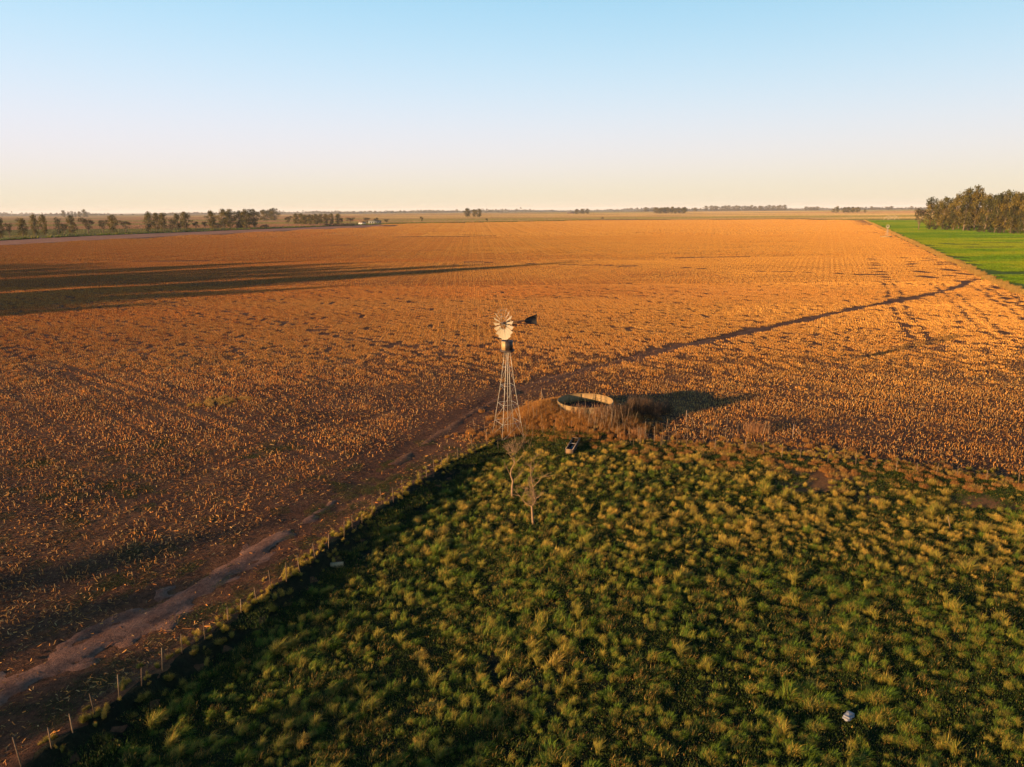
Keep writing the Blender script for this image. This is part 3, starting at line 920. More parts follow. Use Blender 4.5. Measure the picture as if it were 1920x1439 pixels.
ORD = ('first', 'second', 'third', 'fourth', 'fifth', 'sixth', 'seventh', 'eighth', 'ninth', 'tenth', 'eleventh', 'twelfth', 'thirteenth', 'fourteenth', 'fifteenth', 'sixteenth', 'seventeenth', 'eighteenth', 'nineteenth', 'twentieth', 'twenty-first', 'twenty-second', 'twenty-third', 'twenty-fourth', 'twenty-fifth', 'twenty-sixth', 'twenty-seventh', 'twenty-eighth', 'twenty-ninth')
TKIND = ('green', 'half dry', 'dry straw')
tlabel = {}
for (j, c, r_), L in cells.items():
    L.sort()
    for q, (u, i) in enumerate(L):
        if len(L) == 1:
            tlabel[i] = 'single %s tussock in the pasture, photo %s, %s' % (TKIND[j], ROWN[r_], COLS[c])
        else:
            tlabel[i] = '%s from left among %s tussocks, photo %s, %s' % (ORD[min(q, 28)], TKIND[j], ROWN[r_], COLS[c])
for i in first:
    o = link('grass_tussock', TUSS[tpick[i]])
    o.location = (tx[i], ty[i], tz[i]); o.rotation_euler = (0, 0, rng.normal(0, .5)); s = tscl[i]; o.scale = (s * rng.uniform(.85, 1.25), s * rng.uniform(.85, 1.25), s * rng.uniform(.62, 1.0))
    j = 2 if tpick[i] in (7, 8, 9, 11) else (0 if tpick[i] < 3 else 1)
    tag(o, tlabel[i], 'grass tussock', ['green tussocks', 'mixed tussocks', 'dry tussocks'][j] + ' in the near pasture')
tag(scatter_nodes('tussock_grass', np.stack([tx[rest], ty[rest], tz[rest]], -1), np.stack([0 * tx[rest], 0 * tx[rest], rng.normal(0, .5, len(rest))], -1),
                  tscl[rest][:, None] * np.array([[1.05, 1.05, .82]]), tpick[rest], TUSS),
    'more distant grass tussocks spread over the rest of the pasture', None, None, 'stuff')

wx = np.concatenate([rng.uniform(-48, 0, 900), rng.uniform(-40, 0, 600)]); wy = np.concatenate([rng.uniform(18, 62, 900), rng.uniform(18, 60, 600)])
sdw = poly_sd(wx, wy, PASTURE)
k = (sdw < -.7) & (np.abs(wx) < .76 * wy + 5) & (rng.random(wx.size) < np.where(sdw > -5, .85, .12 + .5 * smooth((vn(wx / 7, wy / 5, 95) - .1) * 3))) & ((line_dist(wx, wy, DIRT_TRACK) > 2.0 - .8 * smooth((wy - 40) / 15)) | ((line_dist(wx, wy, DIRT_TRACK) < .4) & (wy > 30)))
wx, wy = wx[k], wy[k]
tag(scatter_nodes('field_weeds', np.stack([wx, wy, height(wx, wy)], -1), np.stack([0 * wx, 0 * wx, rng.uniform(0, 6.3, wx.size)], -1), rng.uniform(.35, .75, (wx.size, 1)) * np.array([[1, 1, .5]]), rng.integers(0, 5, wx.size), SHORT),
    'thin dark green weeds between the litter beside the dirt track', None, None, 'stuff')

N = 7500
ly = np.sqrt(rng.uniform(17 ** 2, 64 ** 2, N)); lx = rng.uniform(-1, 1, N) * (.745 * ly + 2)
k = (rng.random(N) < .2 + .8 * smooth((line_dist(lx, ly, [(9, 61)] + RIGHT_FENCE[3:]) - 2) / 3)) & (poly_sd(lx, ly, PASTURE) > .5) & (bare_sd(lx, ly) < rng.random(N)) & (rng.random(N) < .55 + .5 * vn(lx / 3, ly / 3, 96)) & (np.hypot(lx - 5.3, ly - 58.3) > 1.8)
lx, ly = lx[k], ly[k]
ls = rng.uniform(.6, 1.3, lx.size)
tag(scatter_nodes('low_grass', np.stack([lx, ly, height(lx, ly) + .03], -1), np.stack([0 * lx, 0 * lx, rng.normal(0, .6, lx.size)], -1), ls[:, None] * np.ones((1, 3)), rng.integers(0, 6, lx.size), MIDG),
    'low green grass tufts filling the gaps between the tussocks', None, None, 'stuff')

# dry grass on the mound, along the fences and the edge of the green field
DRY = []
for i in range(4):
    N = 240
    r = .55 * np.sqrt(rng.random(N)); a = rng.uniform(0, 6.3, N)
    b = np.stack([r * np.cos(a), r * np.sin(a), np.full(N, -.05)], -1)
    dd = np.stack([rng.normal(.2, .5, N), rng.normal(.2, .5, N), np.zeros(N)], -1)
    c = np.array([(.50, .23, .045), (.42, .16, .03), (.55, .28, .07), (.34, .12, .028)])[rng.integers(0, 4, N)] * rng.uniform(.7, 1.2, (N, 1))
    DRY.append(new_mesh('dry_grass', *blades(b, dd, rng.uniform(.3, .75, N), rng.uniform(.3, 1.2, N), rng.uniform(.018, .032, N), c * .75, c), M_BLADE))


PALE = []
for i in range(4):
    N = 200
    r = .6 * np.sqrt(rng.random(N)); a = rng.uniform(0, 6.3, N)
    b = np.stack([r * np.cos(a), r * np.sin(a), np.full(N, -.05)], -1)
    dd = np.stack([rng.normal(.3, .6, N), rng.normal(.3, .6, N), np.zeros(N)], -1)
    c = np.array([(.62, .34, .075), (.52, .28, .055), (.70, .42, .11), (.40, .26, .05)])[rng.integers(0, 4, N)] * rng.uniform(.7, 1.2, (N, 1))
    PALE.append(new_mesh('pale_grass', *blades(b, dd, rng.uniform(.2, .75, N), rng.uniform(.3, 1.6, N), rng.uniform(.02, .04, N), c * .75, c), M_BLADE))


def dry_scatter(name, label, x, y, smin, smax, src=DRY, zs=1.0):
    s = rng.uniform(smin, smax, x.size)
    return tag(scatter_nodes(name, np.stack([x, y, height(x, y)], -1), np.stack([0 * x, 0 * x, rng.uniform(0, 6.3, x.size)], -1), np.stack([s, s, s * zs], -1), rng.integers(0, len(src), x.size), src), label, None, None, 'stuff')


N = 900
a = rng.uniform(0, 6.3, N); r = rng.uniform(2.75, 7.6, N)
mx, my = TANK[0] + r * np.cos(a), TANK[1] + r * np.sin(a)
k = rng.random(N) < np.where((mx < TANK[0] + 1) | (my < TANK[1]), .8, .2) * smooth((8 - r) / 3)
bx, by = rng.normal(2.3, 1.7, 260), rng.normal(66, 2.0, 260)
bx2, by2 = rng.normal(4.5, 3.8, 170), rng.normal(62.6, .9, 170)
ax_, ay_ = np.concatenate([mx[k], bx, bx2]), np.concatenate([my[k], by, by2])
k = np.hypot(ax_ - TANK[0], ay_ - TANK[1]) > 2.9
dry_scatter('mound_grass', 'golden dry grass covering the mound round the tank', ax_[k], ay_[k], .34, .8)


def along(P, n, off, spread):
    P = np.array(P, float); seg = np.diff(P, axis=0); L = np.hypot(seg[:, 0], seg[:, 1]); cum = np.concatenate([[0], np.cumsum(L)])
    t = rng.uniform(0, cum[-1], n); i = np.clip(np.searchsorted(cum, t) - 1, 0, len(seg) - 1)
    f = (t - cum[i]) / L[i]
    p = P[i] + seg[i] * f[:, None]; nrm = np.stack([-seg[i, 1], seg[i, 0]], -1) / L[i][:, None]
    return p + nrm * (off + rng.normal(0, spread, n))[:, None]


q1 = along(LEFT_FENCE[1:], 300, .1, .55); q2 = along(RIGHT_FENCE[3:], 420, .6, 1.0)
qq = np.concatenate([q1, q2])
dry_scatter('fence_row_grass', 'straw coloured grass along the two fence lines', qq[:, 0], qq[:, 1], .25, .62, TUSS[4:10])
q5 = along([(8, 62.5)] + RIGHT_FENCE[3:], 1900, -.8, 2.2)
k = rng.random(len(q5)) < np.clip(1.15 - (q5[:, 0] - 12) / 40, .4, 1) * (.6 + .5 * vn(q5[:, 0] / 3, q5[:, 1] / 3, 98))
q5 = q5[k]
dry_scatter('rusty_grass', 'ragged band of rusty dry grass along the right fence', q5[:, 0], q5[:, 1], .25, .65, DRY + PALE[:2])
q3 = along([(115, 155), (577, 1185)], 3000, .3, .8)
dry_scatter('verge_grass', 'tall pale grass along the edge of the green field', q3[:, 0], q3[:, 1], .5, 1.6, PALE)
q4 = along([(-480, 250), (-386, 547), (-354, 733), (-285, 908), (-166, 1145), (39, 1290), (130, 1370)], 1200, 2, 3)
DARKTUFT = [tussock_mesh('weed_clump', 120, 1.0, 1.2, 2.2, s, .25) for s in (.1, .3, .5)]
dry_scatter('boundary_weeds', 'dark weeds along the far left boundary of the orange field', q4[:, 0], q4[:, 1], .7, 1.5, DARKTUFT)
yq = rng.normal(0, 1, (46, 2)) * (1.6, .7)
pc = site(410, 752)
dry_scatter('yellow_grass', 'patch of yellow grass standing in the stubble on the left', pc.x + yq[:, 0], pc.y + yq[:, 1] * 1.6, .3, .6, PALE)


# ------------------------------------------------------------------ trees
def tree_meshes(kind, seed):
    """trunk and crown of a tree one metre tall"""
    R = random.Random(seed); g = np.random.default_rng(seed)
    tr, lobes = MB(), []
    if kind == 'gum':
        bark = (.20, .15, .10)
        lean = R.uniform(-.05, .05)
        pts = [Vector((0, 0, -.02)), Vector((lean * .4, R.uniform(-.02, .02), .25)), Vector((lean, R.uniform(-.03, .03), .55)), Vector((lean * 1.4, 0, .86))]
        tr.tube(pts, [.026, .02, .013, .004], 6, bark)
        for i in range(19):
            zz = .12 + .81 * (i + R.uniform(-.4, .6)) / 19; a = i * 2.4 + R.uniform(-.6, .6); rr = R.uniform(.06, .23) * (1.15 - abs(zz - .5) * 1.2)
            c = Vector((lean + math.cos(a) * rr, math.sin(a) * rr, zz))
            b = Vector((lean * zz, 0, max(.10, zz - R.uniform(.12, .22))))
            tr.tube([b, b.lerp(c, .55) + Vector((0, 0, .02)), c], [.009, .006, .003], 4, bark, False)
            lobes.append((c, R.uniform(.085, .15), R.uniform(.07, .12)))
        lobes += [(Vector((lean * 1.4, 0, .93)), .09, .075), (Vector((lean, .02, .74)), .13, .1)]
        dens, size = 130, .036
    elif kind == 'round':
        bark = (.16, .11, .07)
        tr.tube([(0, 0, -.03), (.02, 0, .2), (0, .02, .5)], [.035, .028, .012], 6, bark)
        for i in range(10):
            a = i * 2.4; rr = R.uniform(.12, .33); zz = R.uniform(.38, .85)
            c = Vector((math.cos(a) * rr, math.sin(a) * rr, zz))
            tr.tube([(0, 0, .22), c * .6, c], [.014, .009, .004], 4, bark, False)
            lobes.append((c, R.uniform(.13, .2), R.uniform(.09, .15)))
        dens, size = 135, .042
    elif kind == 'bush':
        bark = (.12, .085, .05)
        for i in range(9):
            a = i * 2.4; rr = R.uniform(.1, .45); zz = R.uniform(.2, .75)
            c = Vector((math.cos(a) * rr, math.sin(a) * rr, zz))
            tr.tube([(0, 0, -.03), c * .5, c], [.03, .018, .006], 4, bark, False)
            lobes.append((c, R.uniform(.2, .3), R.uniform(.16, .24)))
        dens, size = 120, .06
    else:                                                   # poplar: slim upright
        bark = (.16, .12, .08)
        tr.tube([(0, 0, -.02), (0, .005, .4), (0, 0, .95)], [.022, .014, .003], 6, bark)
        for i in range(12):
            zz = .16 + .8 * i / 12; a = i * 2.4
            c = Vector((math.cos(a) * .05, math.sin(a) * .05, zz))
            tr.tube([(0, 0, zz - .08), c], [.006, .003], 4, bark, False)
            lobes.append((c, .10 * (1.1 - abs(zz - .45)), .1))
        dens, size = 95, .03
    Vs, Cs = [], []
    pal = {'gum': [(.135, .105, .014), (.095, .082, .012), (.175, .125, .018), (.06, .06, .012)],
           'round': [(.060, .050, .018), (.045, .042, .014), (.08, .06, .02), (.04, .04, .014)],
           'bush': [(.030, .034, .012), (.04, .04, .014), (.026, .03, .012), (.05, .042, .016)],
           'poplar': [(.055, .062, .018), (.07, .072, .02), (.045, .05, .016), (.08, .07, .022)]}[kind]
    for c, rh, rv in lobes:
        m = dens
        d = g.normal(0, 1, (m, 3)); d /= np.linalg.norm(d, axis=1)[:, None]
        rad = g.uniform(.25, 1.08, m) ** .6
        P = np.array(c) + d * rad[:, None] * np.array([rh, rh, rv]) + g.normal(0, .012, (m, 3))
        a = g.normal(0, 1, (m, 3)); a /= np.linalg.norm(a, axis=1)[:, None]
        b = np.cross(a, g.normal(0, 1, (m, 3))); b /= np.linalg.norm(b, axis=1)[:, None]
        s = (size * g.uniform(.5, 1.1, m) / 2)[:, None]
        Vs.append(np.stack([P - a * s - b * s * .5, P + a * s * .8 - b * s * .6, P + a * s * 1.1 + b * s * .5, P - a * s * .7 + b * s * .65], 1).reshape(-1, 3))
        tone = np.array(pal[g.integers(0, 4)]) * g.uniform(.75, 1.25)
        Cs.append(np.repeat(tone * g.uniform(.6, 1.4, (m, 1)), 4, 0))
    V = np.concatenate(Vs)
    return tr.mesh(kind + '_trunk', M_BARK, True), new_mesh(kind + '_crown', V, np.arange(len(V)).reshape(-1, 4), np.concatenate(Cs), M_LEAF)


KINDS = {'gum': [tree_meshes('gum', s) for s in (1, 2, 3, 4, 5, 6)], 'round': [tree_meshes('round', s) for s in (11, 12, 13)],
         'bush': [tree_meshes('bush', s) for s in (21, 22)], 'poplar': [tree_meshes('poplar', s) for s in (31, 32)]}
KIND_W = {'gum': .52, 'round': .86, 'bush': 1.3, 'poplar': .26}
KIND_NAME = {'gum': ('eucalyptus_tree', 'tree'), 'round': ('broadleaf_tree', 'tree'), 'bush': ('bush', 'bush'), 'poplar': ('poplar_tree', 'tree')}
tree_n = 0


def plant(kind, loc, h, w, label, group):
    global tree_n
    tree_n += 1
    nm, cat = KIND_NAME[kind]
    o = empty(nm, loc, random.uniform(0, 6.28))
    tr, cr = KINDS[kind][tree_n % len(KINDS[kind])]
    sx = w / KIND_W[kind]
    o.scale = (sx, sx, h)
    link('trunk', tr, o); link('crown', cr, o)
    return tag(o, label, cat, group)


def plant_px(kind, px, pb, pt, wpx, label, group, dmax=None):
    p = site(px, pb)
    d = math.hypot(p.x, p.y)
    if dmax and (d > dmax or d < 0 or p.y < 0):
        q = ray(px, pb); s = dmax / math.hypot(q.x, q.y)
        p = Vector((q.x * s, q.y * s, 0))
    dep = (p - Vector((0, 0, CAM_H))).dot(_f)
    return plant(kind, (p.x, p.y, p.z), (pb - pt) * dep / FPX, wpx * dep / FPX, label, group)


# the spaced row beyond the far left edge of the field
G1 = 'trees along the far left boundary of the field'
for kind, px, pb, pt, w, lab in (
        ('gum', 4, 448, 409, 15, 'dark tree at the very left edge of the photo, cut by the frame'),
        ('round', 19, 447, 415, 14, 'rounded dark tree second from the left end of the boundary row'),
        ('gum', 44, 444, 410, 22, 'bushy leaning tree third from the left in the boundary row'),
        ('gum', 67, 443, 403, 15, 'tall thin tree with stepped crown, fourth from the left in the row'),
        ('gum', 86, 442, 404, 15, 'narrow tree with curled top, fifth from the left in the row'),
        ('poplar', 112, 441, 408, 15, 'slim brownish tree with bare stem, sixth from the left'),
        ('round', 122, 440, 419, 14, 'short round tree squeezed between two taller thin ones'),
        ('gum', 135, 439, 405, 17, 'tall tree with flat dark top in front of the distant grey trees'),
        ('round', 166, 439, 408, 28, 'broad brown spreading tree with pale trunk in the boundary row'),
        ('round', 194, 437, 411, 20, 'dark round tree close left of a taller one before the row gap'),
        ('gum', 211, 437, 404, 19, 'tall dark tree just left of the last lone tree'),
        ('round', 236, 435, 413, 24, 'lone umbrella shaped tree at the right end of the spaced row')):
    plant_px(kind, px, pb, pt, w, lab, G1)
G2 = 'trees of the dark left woodland clump'
for kind, px, pb, pt, w, lab in (
        ('gum', 282, 434, 398, 18, 'tall leafy tree at the left end of the dark left clump'),
        ('gum', 295, 433, 400, 18, 'second tall tree from the left end of the dark left clump'),
        ('gum', 308, 433, 400, 18, 'third tall tree in the dark left clump, next to a low dark one'),
        ('bush', 323, 432, 405, 18, 'low dark tree in the middle of the first left clump'),
        ('gum', 335, 432, 402, 14, 'thin pale tree between two dark ones in the first left clump'),
        ('gum', 350, 431, 398, 22, 'tall full tree at the right end of the first left clump'),
        ('round', 368, 431, 415, 16, 'short dark tree standing apart, left one of two by the woodland gap'),
        ('round', 385, 430, 414, 14, 'short brown tree standing apart, right one of two by the woodland gap'),
        ('gum', 399, 429, 396, 22, 'tall tree at the left end of the largest left clump'),
        ('bush', 408, 429, 416, 22, 'low dark bush at the foot of the largest left clump'),
        ('gum', 420, 428, 393, 22, 'tallest pointed tree in the left half of the largest clump'),
        ('gum', 432, 428, 393, 20, 'tall tree near the middle of the largest left clump'),
        ('gum', 448, 428, 396, 22, 'full tree over a dark bush in the largest left clump'),
        ('bush', 450, 428, 416, 24, 'low dark bush under the middle of the largest left clump'),
        ('gum', 462, 428, 393, 24, 'broad tall tree right of the middle of the largest left clump'),
        ('gum', 476, 427, 393, 24, 'broad dark tree at the right end of the largest left clump'),
        ('gum', 494, 415, 394, 18, 'tall tree set back behind the largest clump, left one of three'),
        ('gum', 506, 414, 393, 18, 'tall tree set back behind the largest clump, middle one of three'),
        ('gum', 516, 414, 391, 18, 'tall tree set back behind the largest clump, right one of three'),
        ('bush', 497, 427, 420, 24, 'low mound shaped bush right of the largest left clump')):
    plant_px(kind, px, pb, pt, w, lab, G2)
G3 = 'trees round the distant farmstead'
for kind, px, pb, pt, w, lab in (
        ('round', 541, 423, 405, 15, 'round dark tree standing left of the farmstead windbreak'),
        ('gum', 555, 422, 401, 13, 'first tree from the left of the farmstead windbreak'),
        ('gum', 564, 422, 401, 13, 'second tree from the left of the farmstead windbreak'),
        ('gum', 573, 422, 403, 13, 'third tree from the left of the farmstead windbreak'),
        ('gum', 583, 422, 403, 14, 'fourth tree from the left of the farmstead windbreak'),
        ('gum', 592, 422, 402, 14, 'fifth tree from the left of the farmstead windbreak'),
        ('gum', 601, 421, 402, 12, 'sixth tree from the left of the farmstead windbreak'),
        ('gum', 612, 421, 402, 13, 'seventh tree, pale and thin, in the farmstead windbreak'),
        ('gum', 623, 421, 401, 12, 'eighth tree from the left of the farmstead windbreak'),
        ('gum', 634, 421, 401, 12, 'tallest tree at the right end of the farmstead windbreak'),
        ('round', 641, 421, 408, 9, 'small dark tree ending the farmstead windbreak on the right'),
        ('round', 657, 419, 407, 18, 'round tree left of the white farmhouse'),
        ('round', 688, 419, 408, 16, 'round tree behind the white farmhouse'),
        ('round', 706, 419, 408, 13, 'round tree over the long grey farm building'),
        ('round', 725, 420, 410, 11, 'lone round tree right of the farmstead'),
        ('round', 791, 419, 406, 8, 'lone upright tree in the plain well right of the farmstead'),
        ('round', 913, 417, 409, 6, 'small lone tree below the three dark trees in the plain'),
        ('bush', 1130, 411, 407, 8, 'small round bush at the boundary right of the windmill'),
        ('gum', 877, 408, 391, 16, 'left one of three dark trees together in the plain'),
        ('gum', 889, 408, 393, 10, 'middle one of three dark trees together in the plain'),
        ('gum', 899, 408, 392, 14, 'right one of three dark trees together in the plain')):
    plant_px(kind, px, pb, pt, w, lab, G3)
for k in range(7):
    plant_px('bush', 612 + k * 8 + random.uniform(-2, 2), 424.5, 419 - random.uniform(0, 1), 13, ORD[k] + ' shrub from the left in the dark hedge before the farmstead windbreak', 'hedge shrubs before the farmstead')
# hazy group behind the left row, and the woods on the horizon
for q_, (px, pb, pt, w) in enumerate(((120, 408, 395, 9), (130, 408, 397, 7), (136, 408, 396, 6), (142, 408, 397, 6), (149, 408, 397, 8), (158, 408, 393, 9), (163, 408, 397, 7))):
    plant_px('poplar' if w < 8 else 'gum', px, pb, pt, w, ORD[q_] + ' from the left of the hazy grey trees behind the left row', 'hazy far trees on the left', 5200)
for q_, (px, pb, pt, w) in enumerate(((1082, 402, 392.5, 11), (1092, 402, 392, 12), (1101, 402, 392, 10))):
    plant_px('gum', px, pb, pt, w, ORD[q_] + ' from the left of three dark trees beside the far shed', 'small clump by the far shed', 4200)
for q_, px in enumerate(np.linspace(1232, 1286, 9)):
    plant_px('gum', px + random.uniform(-2, 2), 401 + random.uniform(-.4, .4), 388 + random.uniform(0, 3.5), random.uniform(9, 12), ORD[q_] + ' tree from the left in the brown nearer wood right of centre', 'nearer wood right of centre', 3600)
for q_, px in enumerate(np.linspace(1214, 1300, 7)):
    plant_px('gum', px + random.uniform(-3, 3), 397, 388 + random.uniform(0, 2.5), random.uniform(10, 13), ORD[q_] + ' from the left of the grey trees behind the brown nearer wood', 'trees behind the nearer wood', 5000)
for q_, px in enumerate(np.linspace(1326, 1470, 22)):
    plant_px('gum', px + random.uniform(-2, 2), 394.6, 383.5 + random.uniform(0, 2.5), random.uniform(9, 12), ORD[q_] + ' tree from the left in the long level wood on the horizon', 'long wood on the right horizon', 6000)
for q_, px in enumerate(np.linspace(1512, 1532, 4)):
    plant_px('gum', px, 394.5, 386 + random.uniform(0, 2), 9, ORD[q_] + ' tree from the left in the small wood right of the long one', 'small hazy wood', 6000)
for q_, (px, pt, w) in enumerate(((1562, 392, 7), (1569, 387, 8), (1583, 389, 10), (1591, 388.5, 11), (1599, 388.5, 11), (1608, 388.5, 10), (1622, 393, 5))):
    plant_px('gum', px, 399.5, pt, w, ORD[q_] + ' from left in the short wood beyond the end of the field', 'short wood beyond the field end', 3400)
for q_, (px, pt, w) in enumerate(((1634, 387, 7), (1641, 389, 8), (1648, 389, 8), (1662, 388, 10), (1671, 387, 10), (1708, 387, 7))):
    plant_px('gum', px, 394, pt, w, ORD[q_] + ' from the left of hazy horizon trees left of the big grove', 'hazy trees left of the big grove', 6500)
# the big grove beside the green field
G4 = 'tall trees of the grove beside the green field'
for i, (kind, px, pb, pt, w, lab) in enumerate((
        ('round', 1722, 431, 389, 24, 'low spreading tree at the left end of the big grove'),
        ('gum', 1743, 431, 372, 25, 'first tall tree from the left in the big grove'),
        ('gum', 1766, 431, 371, 25, 'second tall tree from the left in the big grove'),
        ('gum', 1787, 432, 365, 24, 'third tall tree from the left in the big grove'),
        ('gum', 1806, 433, 355, 30, 'fourth tall tree of the big grove with pale split trunk'),
        ('gum', 1826, 433, 351, 28, 'highest tree of the big grove'),
        ('gum', 1845, 436, 366, 26, 'dark tree right of the highest one in the grove'),
        ('gum', 1864, 437, 366, 27, 'tree with bright white trunk in the right part of the grove'),
        ('gum', 1882, 437, 359, 27, 'tall tree right of the white trunked one in the grove'),
        ('gum', 1894, 438, 362, 26, 'tree with leaning pale trunk near the right frame edge'),
        ('gum', 1908, 438, 363, 26, 'second to last tree of the grove before the frame edge'),
        ('gum', 1921, 440, 362, 26, 'tree of the grove cut by the right frame edge'))):
    plant_px(kind, px, pb, pt, w, lab, G4)
for q_, (px, pb, pt, w) in enumerate(((1756, 428, 378, 26), (1778, 428, 374, 26), (1797, 429, 368, 26), (1818, 429, 362, 28), (1836, 430, 364, 28), (1854, 431, 368, 28), (1874, 431, 366, 28), (1890, 432, 366, 28), (1904, 432, 366, 28), (1918, 433, 366, 28),
                      (1938, 439, 362, 28), (1954, 440, 364, 28), (1972, 440, 362, 28))):
    plant_px('gum', px, pb, pt, w, ORD[q_] + ' from the left of the trees in the rear of the big grove', 'rear rows of the big grove')
for q_, (px, pb, pt) in enumerate(((1752, 431.5, 420), (1775, 432, 421), (1815, 433.5, 422), (1836, 436, 420), (1856, 437, 424), (1874, 438, 422), (1900, 439, 424))):
    plant_px('bush', px, pb, pt, 16, ORD[q_] + ' from the left of the low shrubs under the big grove', 'undergrowth of the big grove')
# the windbreak that throws the long shade across the left of the field stands just outside the picture
wb = [(-235, 50), (-225, 62), (-250, 42), (-262, 48), (-215, 76), (-272, 30), (-290, 34)]
for i in range(19):
    t = i / 18
    wb.append((-152 - 235 * t, 166 + 44 * t))
for i in range(12):
    t = (i + .5) / 12
    wb.append((-158 - 105 * t, 152 - 88 * t))
for i in range(9):
    t, q = random.random(), random.random()
    wb.append((-165 - 150 * t - 40 * q, 150 - 70 * t + 50 * q * t))
wb += [(-230, 68), (-246, 63), (-216, 81), (-262, 58), (-280, 47)]
SH = 'windbreak left of the field, outside the picture'
for i, (x_, y_) in enumerate(wb):
    p = Vector((x_ + random.uniform(-5, 5), y_ + random.uniform(-4, 4), 0))
    plant('gum', (p.x, p.y, hz(p.x, p.y)), random.uniform(19, 29), random.uniform(10, 15), 'tall tree of the windbreak left of the orange field', SH)
for i, (x_, y_) in enumerate(((-88, -14), (-84, -19), (-91, -9), (-80, -24), (-77, -29), (-73, -34))):
    plant('gum', (x_, y_, hz(x_, y_)), random.uniform(10.5, 12.5), random.uniform(5, 6.5), 'small tree behind the camera that shades the lower left corner', 'small trees left behind the camera')

# far woods along the horizon, too many and too far to count: one low uneven mass
fw = MB()
for band, (dist, hmin, hmax, n) in enumerate(((9500, 10, 34, 210), (7600, 8, 24, 120))):
    for i in range(n):
        az = math.radians(random.uniform(-40, 40)); d = dist * random.uniform(.9, 1.15)
        cl = vn(np.array([math.degrees(az) / 3.1 + band * 9]), np.array([band * 3.3]), 101)[0]
        if cl < -.25: continue
        w = random.uniform(60, 210); h = random.uniform(hmin, hmax) * (.6 + .6 * max(0, cl))
        c = np.array([math.sin(az) * d, math.cos(az) * d, 0])
        m = 60
        P = c + np.stack([rng.normal(0, w / 2.2, m), rng.normal(0, 25, m), np.abs(rng.normal(0, .42, m)) * h], -1)
        s = rng.uniform(5, 13, (m, 1)); a = np.stack([np.ones(m), rng.normal(0, .4, m), rng.normal(0, .3, m)], -1) * s
        b = np.stack([rng.normal(0, .3, m), rng.normal(0, .5, m), np.ones(m)], -1) * s * .6
        V = np.stack([P - a - b, P + a - b, P + a * .6 + b, P - a * .6 + b], 1).reshape(-1, 3)
        fw.add(V, np.arange(len(V)).reshape(-1, 4), (), np.repeat(np.array([(.05, .05, .02)]) * rng.uniform(.6, 1.4, (m, 1)), 4, 0))
tag(fw.build('far_woods', M_LEAF), 'far woods as a low hazy line along the horizon', None, None, 'stuff')


# ------------------------------------------------------------------ windmill
def arc_panel(r0, r1, z0, z1, a0, a1, k=5):
    V, Q = [], []
    for r, z in ((r1, z0), (r1, z1), (r0, z1), (r0, z0)):
        for j in range(k + 1):
            a = a0 + (a1 - a0) * j / k
            V.append((r * math.cos(a), r * math.sin(a), z))
    n_ = k + 1
    for s in range(4):
        for j in range(k):
            b = (s + 1) % 4
            Q.append((s * n_ + j, s * n_ + j + 1, b * n_ + j + 1, b * n_ + j))
    Q += [(0, n_, 2 * n_, 3 * n_), (k, 3 * n_ + k, 2 * n_ + k, n_ + k)]
    return V, Q


